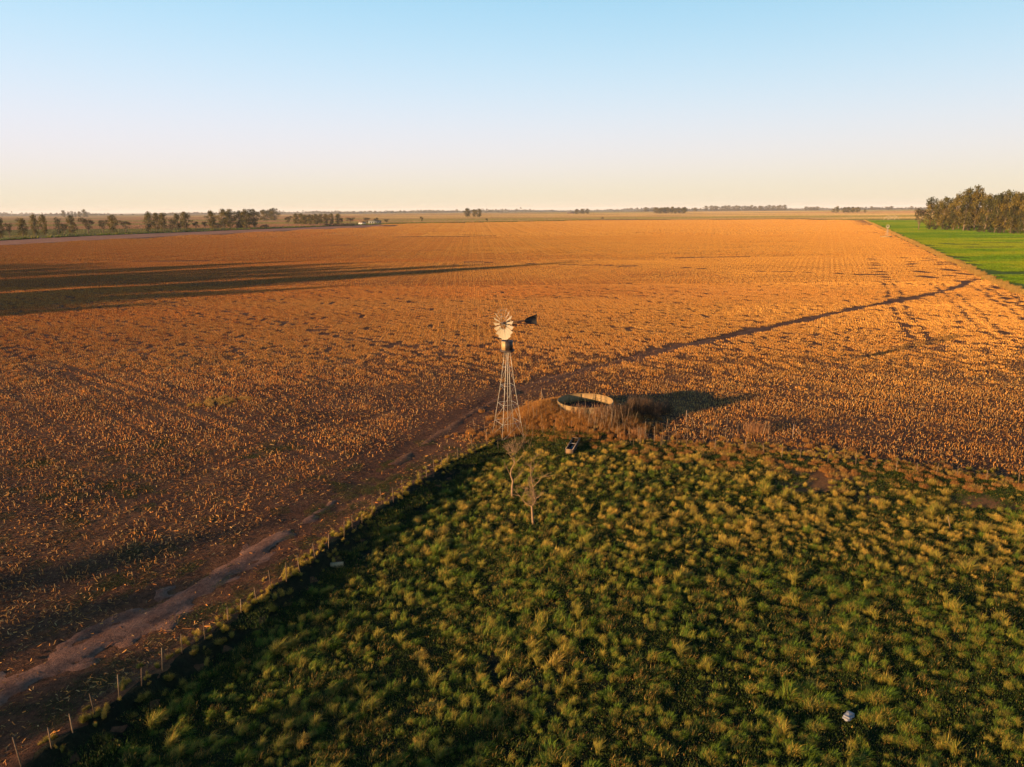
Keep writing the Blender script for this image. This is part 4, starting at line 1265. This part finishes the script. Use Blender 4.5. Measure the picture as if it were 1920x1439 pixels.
def windmill(loc, scale, hub_z, drum, label, th=1.0):
    root = empty('windmill', loc)
    root.scale = (scale,) * 3
    tag(root, label, 'windmill')
    ang = math.radians(25)
    ex, ey = Vector((math.cos(ang), math.sin(ang), 0)), Vector((-math.sin(ang), math.cos(ang), 0))
    topz = hub_z - 2.42 if drum else hub_z - 1.2
    def corner(i, z):
        s = .18 + .90 * max(0, 1 - z / topz) ** 1.2
        sx, sy = ((-1, -1), (1, -1), (1, 1), (-1, 1))[i]
        return ex * sx * s + ey * sy * s + Vector((0, 0, z))
    pale = (1, 1, 1)
    for i in range(4):
        MB().tube([corner(i, topz * q / 5 - (.35 if q == 0 else 0)) for q in range(6)], [.026 * th] * 6, 4, pale).build('leg', M_GALV, root)
    levels = [1.35, 3.05, 4.75, 6.4] if drum else [1.6, 3.4, 5.2]
    for z in levels:
        for i in range(4):
            MB().tube([corner(i, z), corner((i + 1) % 4, z)], [.018 * th, .018 * th], 4, pale).build('girt', M_GALV, root)
    zs = [-.1] + levels + [topz]
    for k in range(len(zs) - 1):
        for i in range(4):
            if (i + k) % 2 == 0 or k < 2:
                MB().tube([corner(i, zs[k]), corner((i + 1) % 4, zs[k + 1])], [.014, .014], 3, pale).build('brace', M_GALV, root)
    MB().tube([(0, 0, -.2), (0, 0, hub_z - .2)], [.035, .025], 5, pale).build('pump_rod', M_GALV, root)
    MB().tube([ex * .28 + Vector((0, 0, -.1)), ex * .12 + Vector((0, 0, topz))], [.02, .02], 4, pale).build('pump_pipe', M_GALV, root)
    if drum:
        d = MB()
        rr, z0, z1, kk = .50, topz + .02, topz + .86, 24
        V, Q = [], []
        for z, r in ((z0, rr), (z1, rr), (z1, rr - .03), (z1 - .06, rr - .05), (z1 - .06, .02), (z0, .02)):
            for j in range(kk):
                t = 2 * math.pi * j / kk
                V.append((r * math.cos(t), r * math.sin(t), z))
        for a in range(6):
            for j in range(kk):
                b = (a + 1) % 6
                Q.append((a * kk + j, a * kk + (j + 1) % kk, b * kk + (j + 1) % kk, b * kk + j))
        d.add(V, Q)
        d.build('drum', M_DRUM_SHADE, root, False)
        V, Q = arc_panel(rr + .004, rr + .016, z0 + .03, z1 - .02, math.radians(172), math.radians(254), 8)      # sunlit strip of the drum, painted as a pale layer
        ps = MB(); ps.add(V, Q); ps.build('lit_strip', M_DRUM_LIT, root)
        rim = MB()
        V, Q = [], []
        for z, r in ((z0 - .12, .64), (z0 + .0, .64), (z0 + .0, .1), (z0 - .12, .1)):
            for j in range(kk):
                t = 2 * math.pi * j / kk
                V.append((r * math.cos(t), r * math.sin(t), z))
        for a in range(4):
            for j in range(kk):
                b = (a + 1) % 4
                Q.append((a * kk + j, a * kk + (j + 1) % kk, b * kk + (j + 1) % kk, b * kk + j))
        rim.add(V, Q)
        rim.build('platform_rim', M_DARKIRON, root)
    # head: everything below turns with the wind; axis points into the wind, towards the left and the camera
    wa = math.radians(55)
    ax = Vector((-math.sin(wa), -math.cos(wa), 0)); sd = Vector((ax.y, -ax.x, 0)); up = Vector((0, 0, 1))
    hub = Vector((0, 0, hub_z))
    wc = hub + ax * .42
    gb = MB()
    gb.tube([hub + up * -.30, hub + up * .10], [.16, .2], 8)
    gb.tube([hub - ax * .30, hub + ax * .30], [.15, .12], 8)
    gb.build('gearbox', M_DARKIRON, root)
    MB().tube([hub + up * (-1.7), hub + up * (-.3)], [.07, .08], 6).build('mast', M_DARKIRON, root)
    hb = MB(); hb.tube([wc - ax * .12, wc + ax * .14], [.11, .09], 8); hb.build('hub', M_DARKIRON, root)
    w = MB()
    def ring(mb, R, r, off):
        kk = 36
        pts = [wc + ax * off + (sd * math.cos(2 * math.pi * j / kk) + up * math.sin(2 * math.pi * j / kk)) * R for j in range(kk + 1)]
        mb.tube(pts, [r] * (kk + 1), 4, (1, 1, 1), False)
    ring(w, .62, .016, 0); ring(w, 1.18, .014, -.05)
    for j in range(6):
        t = 2 * math.pi * j / 6 + .2
        e = sd * math.cos(t) + up * math.sin(t)
        w.tube([wc + ax * .1, wc + e * 1.2 - ax * .03], [.016, .014], 4)
    wheel = w.build('wheel', M_GALV, root)
    B = 18
    for j in range(B):
        t = 2 * math.pi * (j + .5) / B
        e = sd * math.cos(t) + up * math.sin(t)
        tg = -sd * math.sin(t) + up * math.cos(t)
        pitch = math.radians(33)
        V, Q = [], []
        for lay in (0, 1):
            for ri, R in enumerate((.54, .84, 1.15, 1.46)):
                half = .5 * (.13 + .22 * (R - .54) / .92)
                for c in (-1, -.33, .33, 1):
                    p = pitch - .28 * c * .5
                    chord = (tg * math.cos(p) + ax * math.sin(p)) * (half * c) - ax * (.035 * (1 - c * c))
                    V.append(wc + e * R + chord + ax * (.006 * lay))
        for lay in (0, 1):
            for a in range(3):
                for c in range(3):
                    q = [lay * 16 + a * 4 + c, lay * 16 + a * 4 + c + 1, lay * 16 + (a + 1) * 4 + c + 1, lay * 16 + (a + 1) * 4 + c]
                    Q.append(q if lay else q[::-1])
        mb = MB(); mb.add([tuple(v) for v in V], Q)
        mb.build('blade', M_BLADE_METAL, wheel)
    MB().tube([hub - ax * .2, hub - ax * 3.15 + up * .02], [.065, .05], 5).build('tail_boom', M_DARKIRON, root)
    MB().tube([hub - ax * .2 + up * .25, hub - ax * 1.9 + up * .04], [.025, .025], 4).build('tail_brace', M_DARKIRON, root)
    MB().tube([wc + ax * .1 - up * .12, hub + ax * 1.9 - up * .22], [.03, .018], 5).build('wheel_shaft', M_DARKIRON, root)
    v = MB()
    prof = [(1.95, -.10), (2.2, -.28), (3.3, -.46), (3.24, .0), (3.3, .50), (2.2, .26), (1.95, .12)]
    n_ = len(prof)
    V = [tuple(hub - ax * a + up * b + sd * .012) for a, b in prof] + [tuple(hub - ax * a + up * b - sd * .012) for a, b in prof]
    T = [(0, i, i + 1) for i in range(1, n_ - 1)] + [(n_, n_ + i + 1, n_ + i) for i in range(1, n_ - 1)]
    Q = [(i, (i + 1) % n_, n_ + (i + 1) % n_, n_ + i) for i in range(n_)]
    v.add(V, Q, T)
    v.build('tail_vane', M_VANE, root)
    return root


mz = hz(*MILL)
hubz = at_depth(948, 606, MILL[1]).z - mz
windmill((MILL[0], MILL[1], mz), 1.0, hubz, True, 'tall steel windmill with pale bladed wheel and black tail by the tank')
fm = site(1663, 443.5)
windmill((fm.x, fm.y, fm.z), .95, 7.3, False, 'tiny far windmill standing in the bright green field', 2.6)

# ------------------------------------------------------------------ water tank on the mound
TR, TZ0, TZ1 = 2.68, .80, 1.98
tank = tag(empty('water_tank', (TANK[0], TANK[1], 0)), 'round open sheet metal water tank sunk in the grassy mound', 'water tank')
NP = 12
for i in range(NP):
    a0 = 2 * math.pi * i / NP; a1 = 2 * math.pi * (i + 1) / NP
    mb = MB(); off = .012 * (i % 2)
    V, Q = arc_panel(TR - .03 + off, TR + .03 + off, TZ0, TZ1 - .012 * (i % 3), a0 + .006, a1 + .014)
    mb.add(V, Q)
    mb.build('wall_panel', M_TANKSHEET, tank)
mb = MB()
for i in range(36):
    a0, a1 = 2 * math.pi * i / 36, 2 * math.pi * (i + 1) / 36
    mb.tube([(TR * math.cos(a0), TR * math.sin(a0), TZ1 + .02), (TR * math.cos(a1), TR * math.sin(a1), TZ1 + .01)], [.035, .035], 6, (1, 1, 1), False)
mb.build('rim', M_TANKSHEET, tank)
mb = MB(); V = [(0, 0, 1.22)] + [((TR - .04) * math.cos(2 * math.pi * j / 40), (TR - .04) * math.sin(2 * math.pi * j / 40), 1.22) for j in range(40)]
mb.add(V, (), [(0, 1 + j, 1 + (j + 1) % 40) for j in range(40)])
mb.build('mud_bed', M_MUD, tank)

# ------------------------------------------------------------------ drinking trough
pt = site(1074, 841)
tro = tag(empty('drinking_trough', (pt.x, pt.y, pt.z + .02), math.radians(-16)), 'dark drinking trough with pale rim and cross bar below the tank', 'trough')
conc = (.27, .19, .12)
TL, TW, TH = 3.3, .62, .42
dark = (.05, .036, .028)
MB().box((-TW / 2, 0, TH / 2), (.07, TL, TH), 0, dark).build('side_wall', M_PAINT, tro)
MB().box((TW / 2, 0, TH / 2), (.07, TL, TH), 0, dark).build('side_wall', M_PAINT, tro)
MB().box((0, -TL / 2 + .04, TH / 2 - .003), (TW - .075, .08, TH), 0, (.22, .13, .06)).build('end_wall', M_PAINT, tro)  # near end: sunlight painted in as a warmer, lighter colour
MB().box((0, TL / 2 - .04, TH / 2 - .003), (TW - .075, .08, TH), 0, dark).build('end_wall', M_PAINT, tro)
rimb = MB()
rimb.box((-TW / 2, 0, TH + .012), (.06, TL, .022), 0, conc).box((TW / 2, 0, TH + .012), (.075, TL + .01, .024), 0, conc)
rimb.box((0, -TL / 2 + .04, TH + .009), (TW - .085, .07, .022), 0, conc).box((0, TL / 2 - .04, TH + .009), (TW - .085, .07, .022), 0, conc)
rimb.build('rim', M_PAINT, tro)
MB().box((0, .12, TH - .04), (TW - .075, .11, .06), 0, (.38, .30, .21)).build('cross_bar', M_PAINT, tro)
MB().box((0, 0, .10), (TW - .075, TL - .165, .2), 0).build('water', M_WATER, tro)


# ------------------------------------------------------------------ fences
def fence(name, label, pts, heights, wires=4, mat=M_WOOD):
    x0, y0 = pts[0]
    root = tag(empty(name, (x0, y0, hz(x0, y0))), label, 'fence')
    o0 = Vector((x0, y0, hz(x0, y0)))
    tops = []
    for (x, y), h in zip(pts, heights):
        z = hz(x, y)
        lx, ly = random.gauss(0, .05), random.gauss(0, .05)
        a = Vector((x, y, z - .15)) - o0; b = Vector((x + lx * h, y + ly * h, z + h)) - o0
        c = random.choice([(.20, .13, .075), (.16, .10, .06), (.25, .17, .10), (.12, .08, .05)])
        MB().tube([a, a.lerp(b, .6), b], [.027, .025, .022], 5, c).build('post', mat, root)
        tops.append((Vector((x, y, z)) - o0, Vector((lx, ly, 1)), h))
    for w in range(wires):
        f = (.25, .5, .72, .92)[w]
        mb = MB()
        for (p, d, h), (p2, d2, h2) in zip(tops[:-1], tops[1:]):
            q1, q2 = p + d * 1.05 * f, p2 + d2 * 1.05 * f
            mb.tube([q1, q1.lerp(q2, .5) - Vector((0, 0, .03)), q2], [.0025] * 3, 3, (.5, .5, .5), False)
        mb.build('wire', M_DARKIRON, root)
    return root


LPX = [(40, 1436), (97, 1405), (137, 1375), (179, 1343), (223, 1312), (265, 1286), (304, 1257), (341, 1224), (385, 1200), (428, 1168), (452, 1148), (481, 1129), (509, 1107), (537, 1091), (562, 1072), (592, 1051), (616, 1029),
       (645, 1007), (661, 992), (679, 982), (698, 968), (716, 945), (738, 943), (755, 928), (787, 903), (800, 894), (814, 882), (828, 874), (839, 869), (859, 859), (886, 843), (912, 828)]
fence('wire_fence', 'wooden post and wire fence climbing from lower left to the windmill', [tuple(site(*q)[:2]) for q in LPX], [random.uniform(.85, 1.2) if i not in (10, 19) else .75 for i in range(len(LPX))])
RPX = [(985, 813), (1005, 810), (1039, 804), (1060, 806), (1083, 804), (1104, 815), (1180, 819), (1195, 831), (1240, 838), (1286, 842), (1340, 846), (1395, 851), (1432, 853), (1465, 861), (1499, 863), (1552, 868), (1604, 874), (1639, 881), (1680, 886), (1719, 887), (1755, 891), (1795, 895), (1850, 902), (1909, 909), (1975, 917)]
fence('wire_fence', 'wooden post and wire fence running right from the tank mound', [tuple(site(*q)[:2]) for q in RPX], [random.uniform(.8, 1.15) + (.35 if i in (1, 7, 11, 23) else 0) for i in range(len(RPX))])
# strainer posts with a slanting brace, apart from the fences
for px, pb, h, lab in ((1286, 792, 1.2, 'tall strainer post with slanting brace right of the dry bushes'), (1486, 822, 1.3, 'tall strainer post with slanting brace in the weeds at right'), (1015, 752, 1.3, 'lone thin post standing behind the golden mound grass')):
    p = site(px, pb)
    r = tag(empty('strainer_post', p), lab, 'post')
    MB().tube([(0, 0, -.2), (.02, 0, h)], [.045, .04], 6, (.24, .16, .10)).build('upright', M_WOOD, r)
    MB().tube([(.02, 0, h * .75), (.85 if px != 1015 else .35, -.25, 0)], [.028, .028], 5, (.22, .15, .09)).build('brace', M_WOOD, r)
p = site(1782, 995)
tag(MB().tube([p + Vector((.05, 0, -.15)), p + Vector((-.1, .05, .45)), p + Vector((-.26, .08, .95))], [.028, .024, .02], 5, (.28, .2, .12)).build('leaning_stake', M_WOOD),
    'thin leaning stake alone among the tussocks at the right', 'stake')


# ------------------------------------------------------------------ two bare trees in the pasture
def bare_tree(px, py, ptop, seed, label):
    p = site(px, py)
    H_ = (at_depth(px, ptop, p.y).z - p.z)
    R = random.Random(seed)
    root = tag(empty('bare_tree', p), label, 'tree')
    tr, br = MB(), MB()
    bark = (.26, .165, .09)
    pts = [Vector((0, 0, -.1))]
    for i in range(1, 9):
        pts.append(Vector((R.uniform(-.07, .07) * (1 + i * .25), R.uniform(-.07, .07) * (1 + i * .25), H_ * .78 * i / 8)))
    tr.tube(pts, [.095 - .009 * i for i in range(9)], 7, bark)
    def limb(a, d, L, r, depth):
        n_ = 4
        q = [a]
        for k in range(n_):
            d = (d + Vector((R.gauss(0, .22), R.gauss(0, .22), R.gauss(.06, .14)))).normalized()
            q.append(q[-1] + d * L / n_)
        br.tube(q, [r * (1 - .17 * k) for k in range(n_ + 1)], 4, bark, False)
        if depth:
            for k in range(R.randint(3, 5)):
                i = R.randint(1, n_)
                dd = (d + Vector((R.gauss(0, .75), R.gauss(0, .75), R.gauss(.15, .4)))).normalized()
                limb(q[i], dd, L * R.uniform(.4, .65), max(.005, r * .5), depth - 1)
    for i in range(10):
        k = R.randint(3, 8)
        a = R.uniform(0, 6.28)
        limb(pts[k], Vector((math.cos(a) * .8, math.sin(a) * .8, R.uniform(.25, .9))).normalized(), H_ * R.uniform(.16, .32), .03, 2 + (i % 4 == 0))
    limb(pts[-1], Vector((.1, 0, 1)), H_ * .25, .03, 2)
    tr.build('trunk', M_BARK, root, True)
    br.build('branches', M_BARK, root)
    return root


bare_tree(961, 934, 822, 3, 'leafless pale tree just below the windmill, left one of two')
bare_tree(1000, 985, 862, 8, 'leafless pale tree with crooked trunk, nearer one of two')


# ------------------------------------------------------------------ dry shrubs and tall weeds round the tank
def shrub_mesh(seed, N, rad, h, cols, width=.02, spread=.35):
    g = np.random.default_rng(seed)
    r = rad * np.sqrt(g.random(N)); a = g.uniform(0, 6.3, N)
    base = np.stack([r * np.cos(a), r * np.sin(a), np.full(N, -.1)], -1)
    dd = np.stack([np.cos(a) * spread * r / rad + g.normal(0, .25, N), np.sin(a) * spread * r / rad + g.normal(0, .25, N), np.zeros(N)], -1)
    c = np.array(cols)[g.integers(0, len(cols), N)] * g.uniform(.65, 1.25, (N, 1))
    V, F, C = blades(base, dd, g.uniform(.45, 1.0, N) * h, g.uniform(.3, 1.1, N), g.uniform(.7, 1.4, N) * width, c * .8, c)
    # side twigs
    m = N * 3
    i = g.integers(0, N, m); f = g.uniform(.25, .9, m)
    b2 = base[i] + np.stack([dd[i, 0] * f * .35 * h, dd[i, 1] * f * .35 * h, f * h * .7], -1)
    d2 = np.stack([g.normal(0, .9, m), g.normal(0, .9, m), np.zeros(m)], -1)
    c2 = c[i] * g.uniform(.8, 1.2, (m, 1))
    V2, F2, C2 = blades(b2, d2, g.uniform(.1, .3, m) * h, g.uniform(.5, 1.2, m), g.uniform(.6, 1.1, m) * width, c2, c2)
    n0 = len(V)
    return new_mesh('dry_shrub', np.concatenate([V, V2]), [F[0], F[1], F2[0] + n0, F2[1] + n0], np.concatenate([C, C2]), M_STRAW)


BROWN = [(.11, .065, .035), (.15, .08, .04), (.08, .05, .03), (.19, .10, .045)]
RUST = [(.34, .16, .06), (.27, .12, .045), (.42, .21, .08)]
for px, pb, s, h, N, rad, cols, lab in (
        (1196, 776, 1, 2.3, 240, .9, BROWN, 'tall dark dry shrub close right of the tank'),
        (1222, 782, 2, 2.1, 240, .95, BROWN, 'dark dry shrub, second right of the tank'),
        (1247, 775, 3, 1.7, 160, .8, BROWN, 'lower dark dry shrub at the right end of the mound'),
        (1160, 796, 4, 1.7, 200, .9, BROWN, 'brown tangled shrub on the slope below the right of the tank'),
        (1128, 798, 5, 1.4, 200, .8, RUST, 'rusty dry shrub on the slope below the tank'),
        (1085, 796, 6, 1.3, 220, .75, RUST, 'dense golden shrub directly below the tank'),
        (1196, 818, 7, 1.2, 160, .6, RUST, 'reddish tuft of dry stems beside the fence corner post'),
        (1420, 812, 8, 1.25, 260, 1.1, RUST, 'wide brown weed clump in the stubble edge at right'),
        (1210, 762, 9, 1.4, 110, .7, RUST, 'pale dry weed tuft standing behind the dark shrubs'),
        (1075, 822, 10, .8, 150, .5, RUST, 'round golden tuft just above the drinking trough')):
    p = site(px, pb)
    o = tag(link('dry_shrub', shrub_mesh(s, N, rad, h, cols)), lab, 'dry shrub', 'dry shrubs round the tank mound')
    o.location = p
# thin reedy stems
N = 230
sx_ = np.concatenate([rng.normal(8.4, 1.7, N // 2), rng.normal(1.2, 1.6, N // 4), rng.normal(13, 5, N // 4)])
sy_ = np.concatenate([rng.normal(62.4, .8, N // 2), rng.normal(63.4, 1.2, N // 4), rng.normal(60, 1.2, N // 4)])
n_ = len(sx_)
cst = np.array([(.34, .22, .12), (.42, .30, .18), (.26, .15, .08)])[rng.integers(0, 3, n_)]
Vr, Fr, Cr = quads_cross(np.stack([sx_, sy_, height(sx_, sy_) - .05], -1), rng.uniform(.7, 1.9, n_), rng.uniform(.02, .04, n_), rng.uniform(0, 6, n_), rng.normal(0, .18, (n_, 2)), cst * .8, cst)
tag(link('dry_reeds', new_mesh('dry_reeds', Vr, Fr, Cr, M_STRAW)), 'thin upright dry stems in front of the tank and windmill', None, None, 'stuff')


# ------------------------------------------------------------------ small things
def lump(name, px, py, size, col, label, cat, seed):
    R = random.Random(seed)
    b = bmesh.new()
    bmesh.ops.create_icosphere(b, subdivisions=3, radius=.5)
    for v in b.verts:
        c = v.co * 3.1
        k = 1 + .22 * math.sin(c.x * 2.1 + seed) * math.cos(c.y * 1.7) + .12 * math.sin(c.z * 5 + c.x * 4) + R.uniform(-.035, .035)
        v.co = Vector((v.co.x * size[0] * k, v.co.y * size[1] * k, v.co.z * size[2] * k))
    me = bpy.data.meshes.new(name); b.to_mesh(me); b.free()
    a = me.attributes.new('col', 'FLOAT_COLOR', 'POINT')
    a.data.foreach_set('color', np.tile([*col, 1], len(me.vertices)).astype(np.float32))
    me.materials.append(M_PAINT)
    o = link(name, me)
    p = site(px, py)
    o.location = p + Vector((0, 0, size[2] * .3 + .08)); o.rotation_euler = (0, .1, R.uniform(0, 3))
    return tag(o, label, cat)


lump('white_sack', 1590, 1350, (.78, .36, .30), (.27, .27, .28), 'crumpled white sack lying among dark grass at lower right', 'sack', 2)
p = site(632, 1064)
o = tag(MB().box((0, 0, .12), (.75, .3, .30), math.radians(8), (.50, .30, .14)).build('wooden_block', M_WOOD), 'pale squared wooden block lying in grass near the left fence', 'block')
o.location = p

# farmstead
p = site(679, 421.5)
hs = tag(empty('farmhouse', p, math.radians(14)), 'small white farmhouse with low roof among the far trees', 'house'); hs.scale = (.75, .75, .75)
MB().box((0, 0, 1.9), (13, 8, 3.8), 0, (.74, .72, .68)).build('wall', M_PAINT, hs)
rf = MB(); rf.add([(-7, -4.6, 3.7), (7, -4.6, 3.7), (7, 4.6, 3.7), (-7, 4.6, 3.7), (-7, 0, 5.9), (7, 0, 5.9)], [(0, 1, 5, 4), (2, 3, 4, 5), (0, 3, 2, 1)], [(0, 4, 3), (1, 2, 5)], (.16, .09, .06))
rf.build('roof', M_PAINT, hs)
for xx in (-4.2, 4.2):
    wn = MB().box((xx, -4.05, 2.1), (1.5, .12, 1.4), 0, (.55, .52, .48)).build('window', M_PAINT, hs)
    MB().box((xx, -4.125, 2.1), (1.2, .04, 1.1), 0).build('pane', M_WATER, wn)
MB().box((0, -4.05, 1.2), (1.2, .12, 2.3), 0, (.1, .07, .05)).build('door', M_PAINT, hs)
p = site(703, 420.5)
hs = tag(empty('farm_building', p, math.radians(10)), 'long low grey farm building right of the white farmhouse', 'building')
MB().box((0, 0, 2.0), (19, 7, 4.0), 0, (.22, .23, .21)).build('wall', M_PAINT, hs)
rf = MB(); rf.add([(-10, -4, 3.95), (10, -4, 3.95), (10, 4, 3.95), (-10, 4, 3.95), (-10, 0, 5.2), (10, 0, 5.2)], [(0, 1, 5, 4), (2, 3, 4, 5), (0, 3, 2, 1)], [(0, 4, 3), (1, 2, 5)], (.12, .13, .12))
rf.build('roof', M_PAINT, hs)
for xx in (-7, -3.5, 0, 3.5, 7):
    wn = MB().box((xx, -3.55, 2.2), (1.7, .12, 2.2), 0, (.45, .46, .44)).build('window', M_PAINT, hs)
    MB().box((xx, -3.63, 2.2), (1.4, .04, 1.9), 0).build('pane', M_WATER, wn)
q = ray(1070, 402.5); s = 3600 / math.hypot(q.x, q.y)
sh = tag(empty('long_shed', (q.x * s, q.y * s, 0), 0), 'long dark low shed far out on the plain', 'shed')
MB().box((0, 0, 2.4), (36, 14, 4.8), 0, (.07, .05, .045)).build('wall', M_PAINT, sh)
rf = MB(); rf.add([(-19, -8, 4.7), (19, -8, 4.7), (19, 8, 4.7), (-19, 8, 4.7), (-19, 0, 7.4), (19, 0, 7.4)], [(0, 1, 5, 4), (2, 3, 4, 5), (0, 3, 2, 1)], [(0, 4, 3), (1, 2, 5)], (.11, .08, .07))
rf.build('roof', M_PAINT, sh)
# low pale round tank at the foot of the far windmill
p = site(1661, 445.5)
ft = tag(empty('low_tank', p), 'low pale round tank at the foot of the far windmill', 'water tank')
mb = MB(); V, Q = arc_panel(3.4, 3.5, -.1, .9, 0, 2 * math.pi, 28); mb.add(V, Q[:-2]); mb.build('wall', M_TANKSHEET, ft)
mb = MB(); V = [(0, 0, .5)] + [(3.42 * math.cos(2 * math.pi * j / 28), 3.42 * math.sin(2 * math.pi * j / 28), .5) for j in range(28)]
mb.add(V, (), [(0, 1 + j, 1 + (j + 1) % 28) for j in range(28)]); mb.build('water', M_WATER, ft)
# pale gabled frame at the far edge of the green field
p = site(1671, 412.6)
fr = tag(empty('gabled_frame', p, .2), 'small pale twin gabled pipe frame beyond the green field', 'frame')
for k in (-1, 1):
    mb = MB()
    for yy in (-5, 5):
        mb.tube([(k * 6 - 5, yy, -.2), (k * 6, yy, 6.2), (k * 6 + 5, yy, -.2)], [.24, .24, .24], 5, (.60, .50, .38))
    mb.tube([(k * 6, -5, 6.1), (k * 6, 5, 6.1)], [.2, .2], 5, (.60, .50, .38))
    mb.build('gable', M_PAINT, fr)

# ------------------------------------------------------------------ haze
mh = bpy.data.materials.new('haze'); mh.use_nodes = True
th = mh.node_tree; th.nodes.remove(th.nodes['Principled BSDF'])
pv = th.nodes.new('ShaderNodeVolumePrincipled')
pv.inputs['Color'].default_value = (.86, .86, .90, 1)
pv.inputs['Density'].default_value = 3.6e-5
pv.inputs['Anisotropy'].default_value = 0.0
th.links.new(pv.outputs[0], th.nodes['Material Output'].inputs['Volume'])
mb = MB(); mb.box((0, 7500, 34), (34000, 26000, 76))
hzb = mb.build('haze', mh)
tag(hzb, kind='stuff')
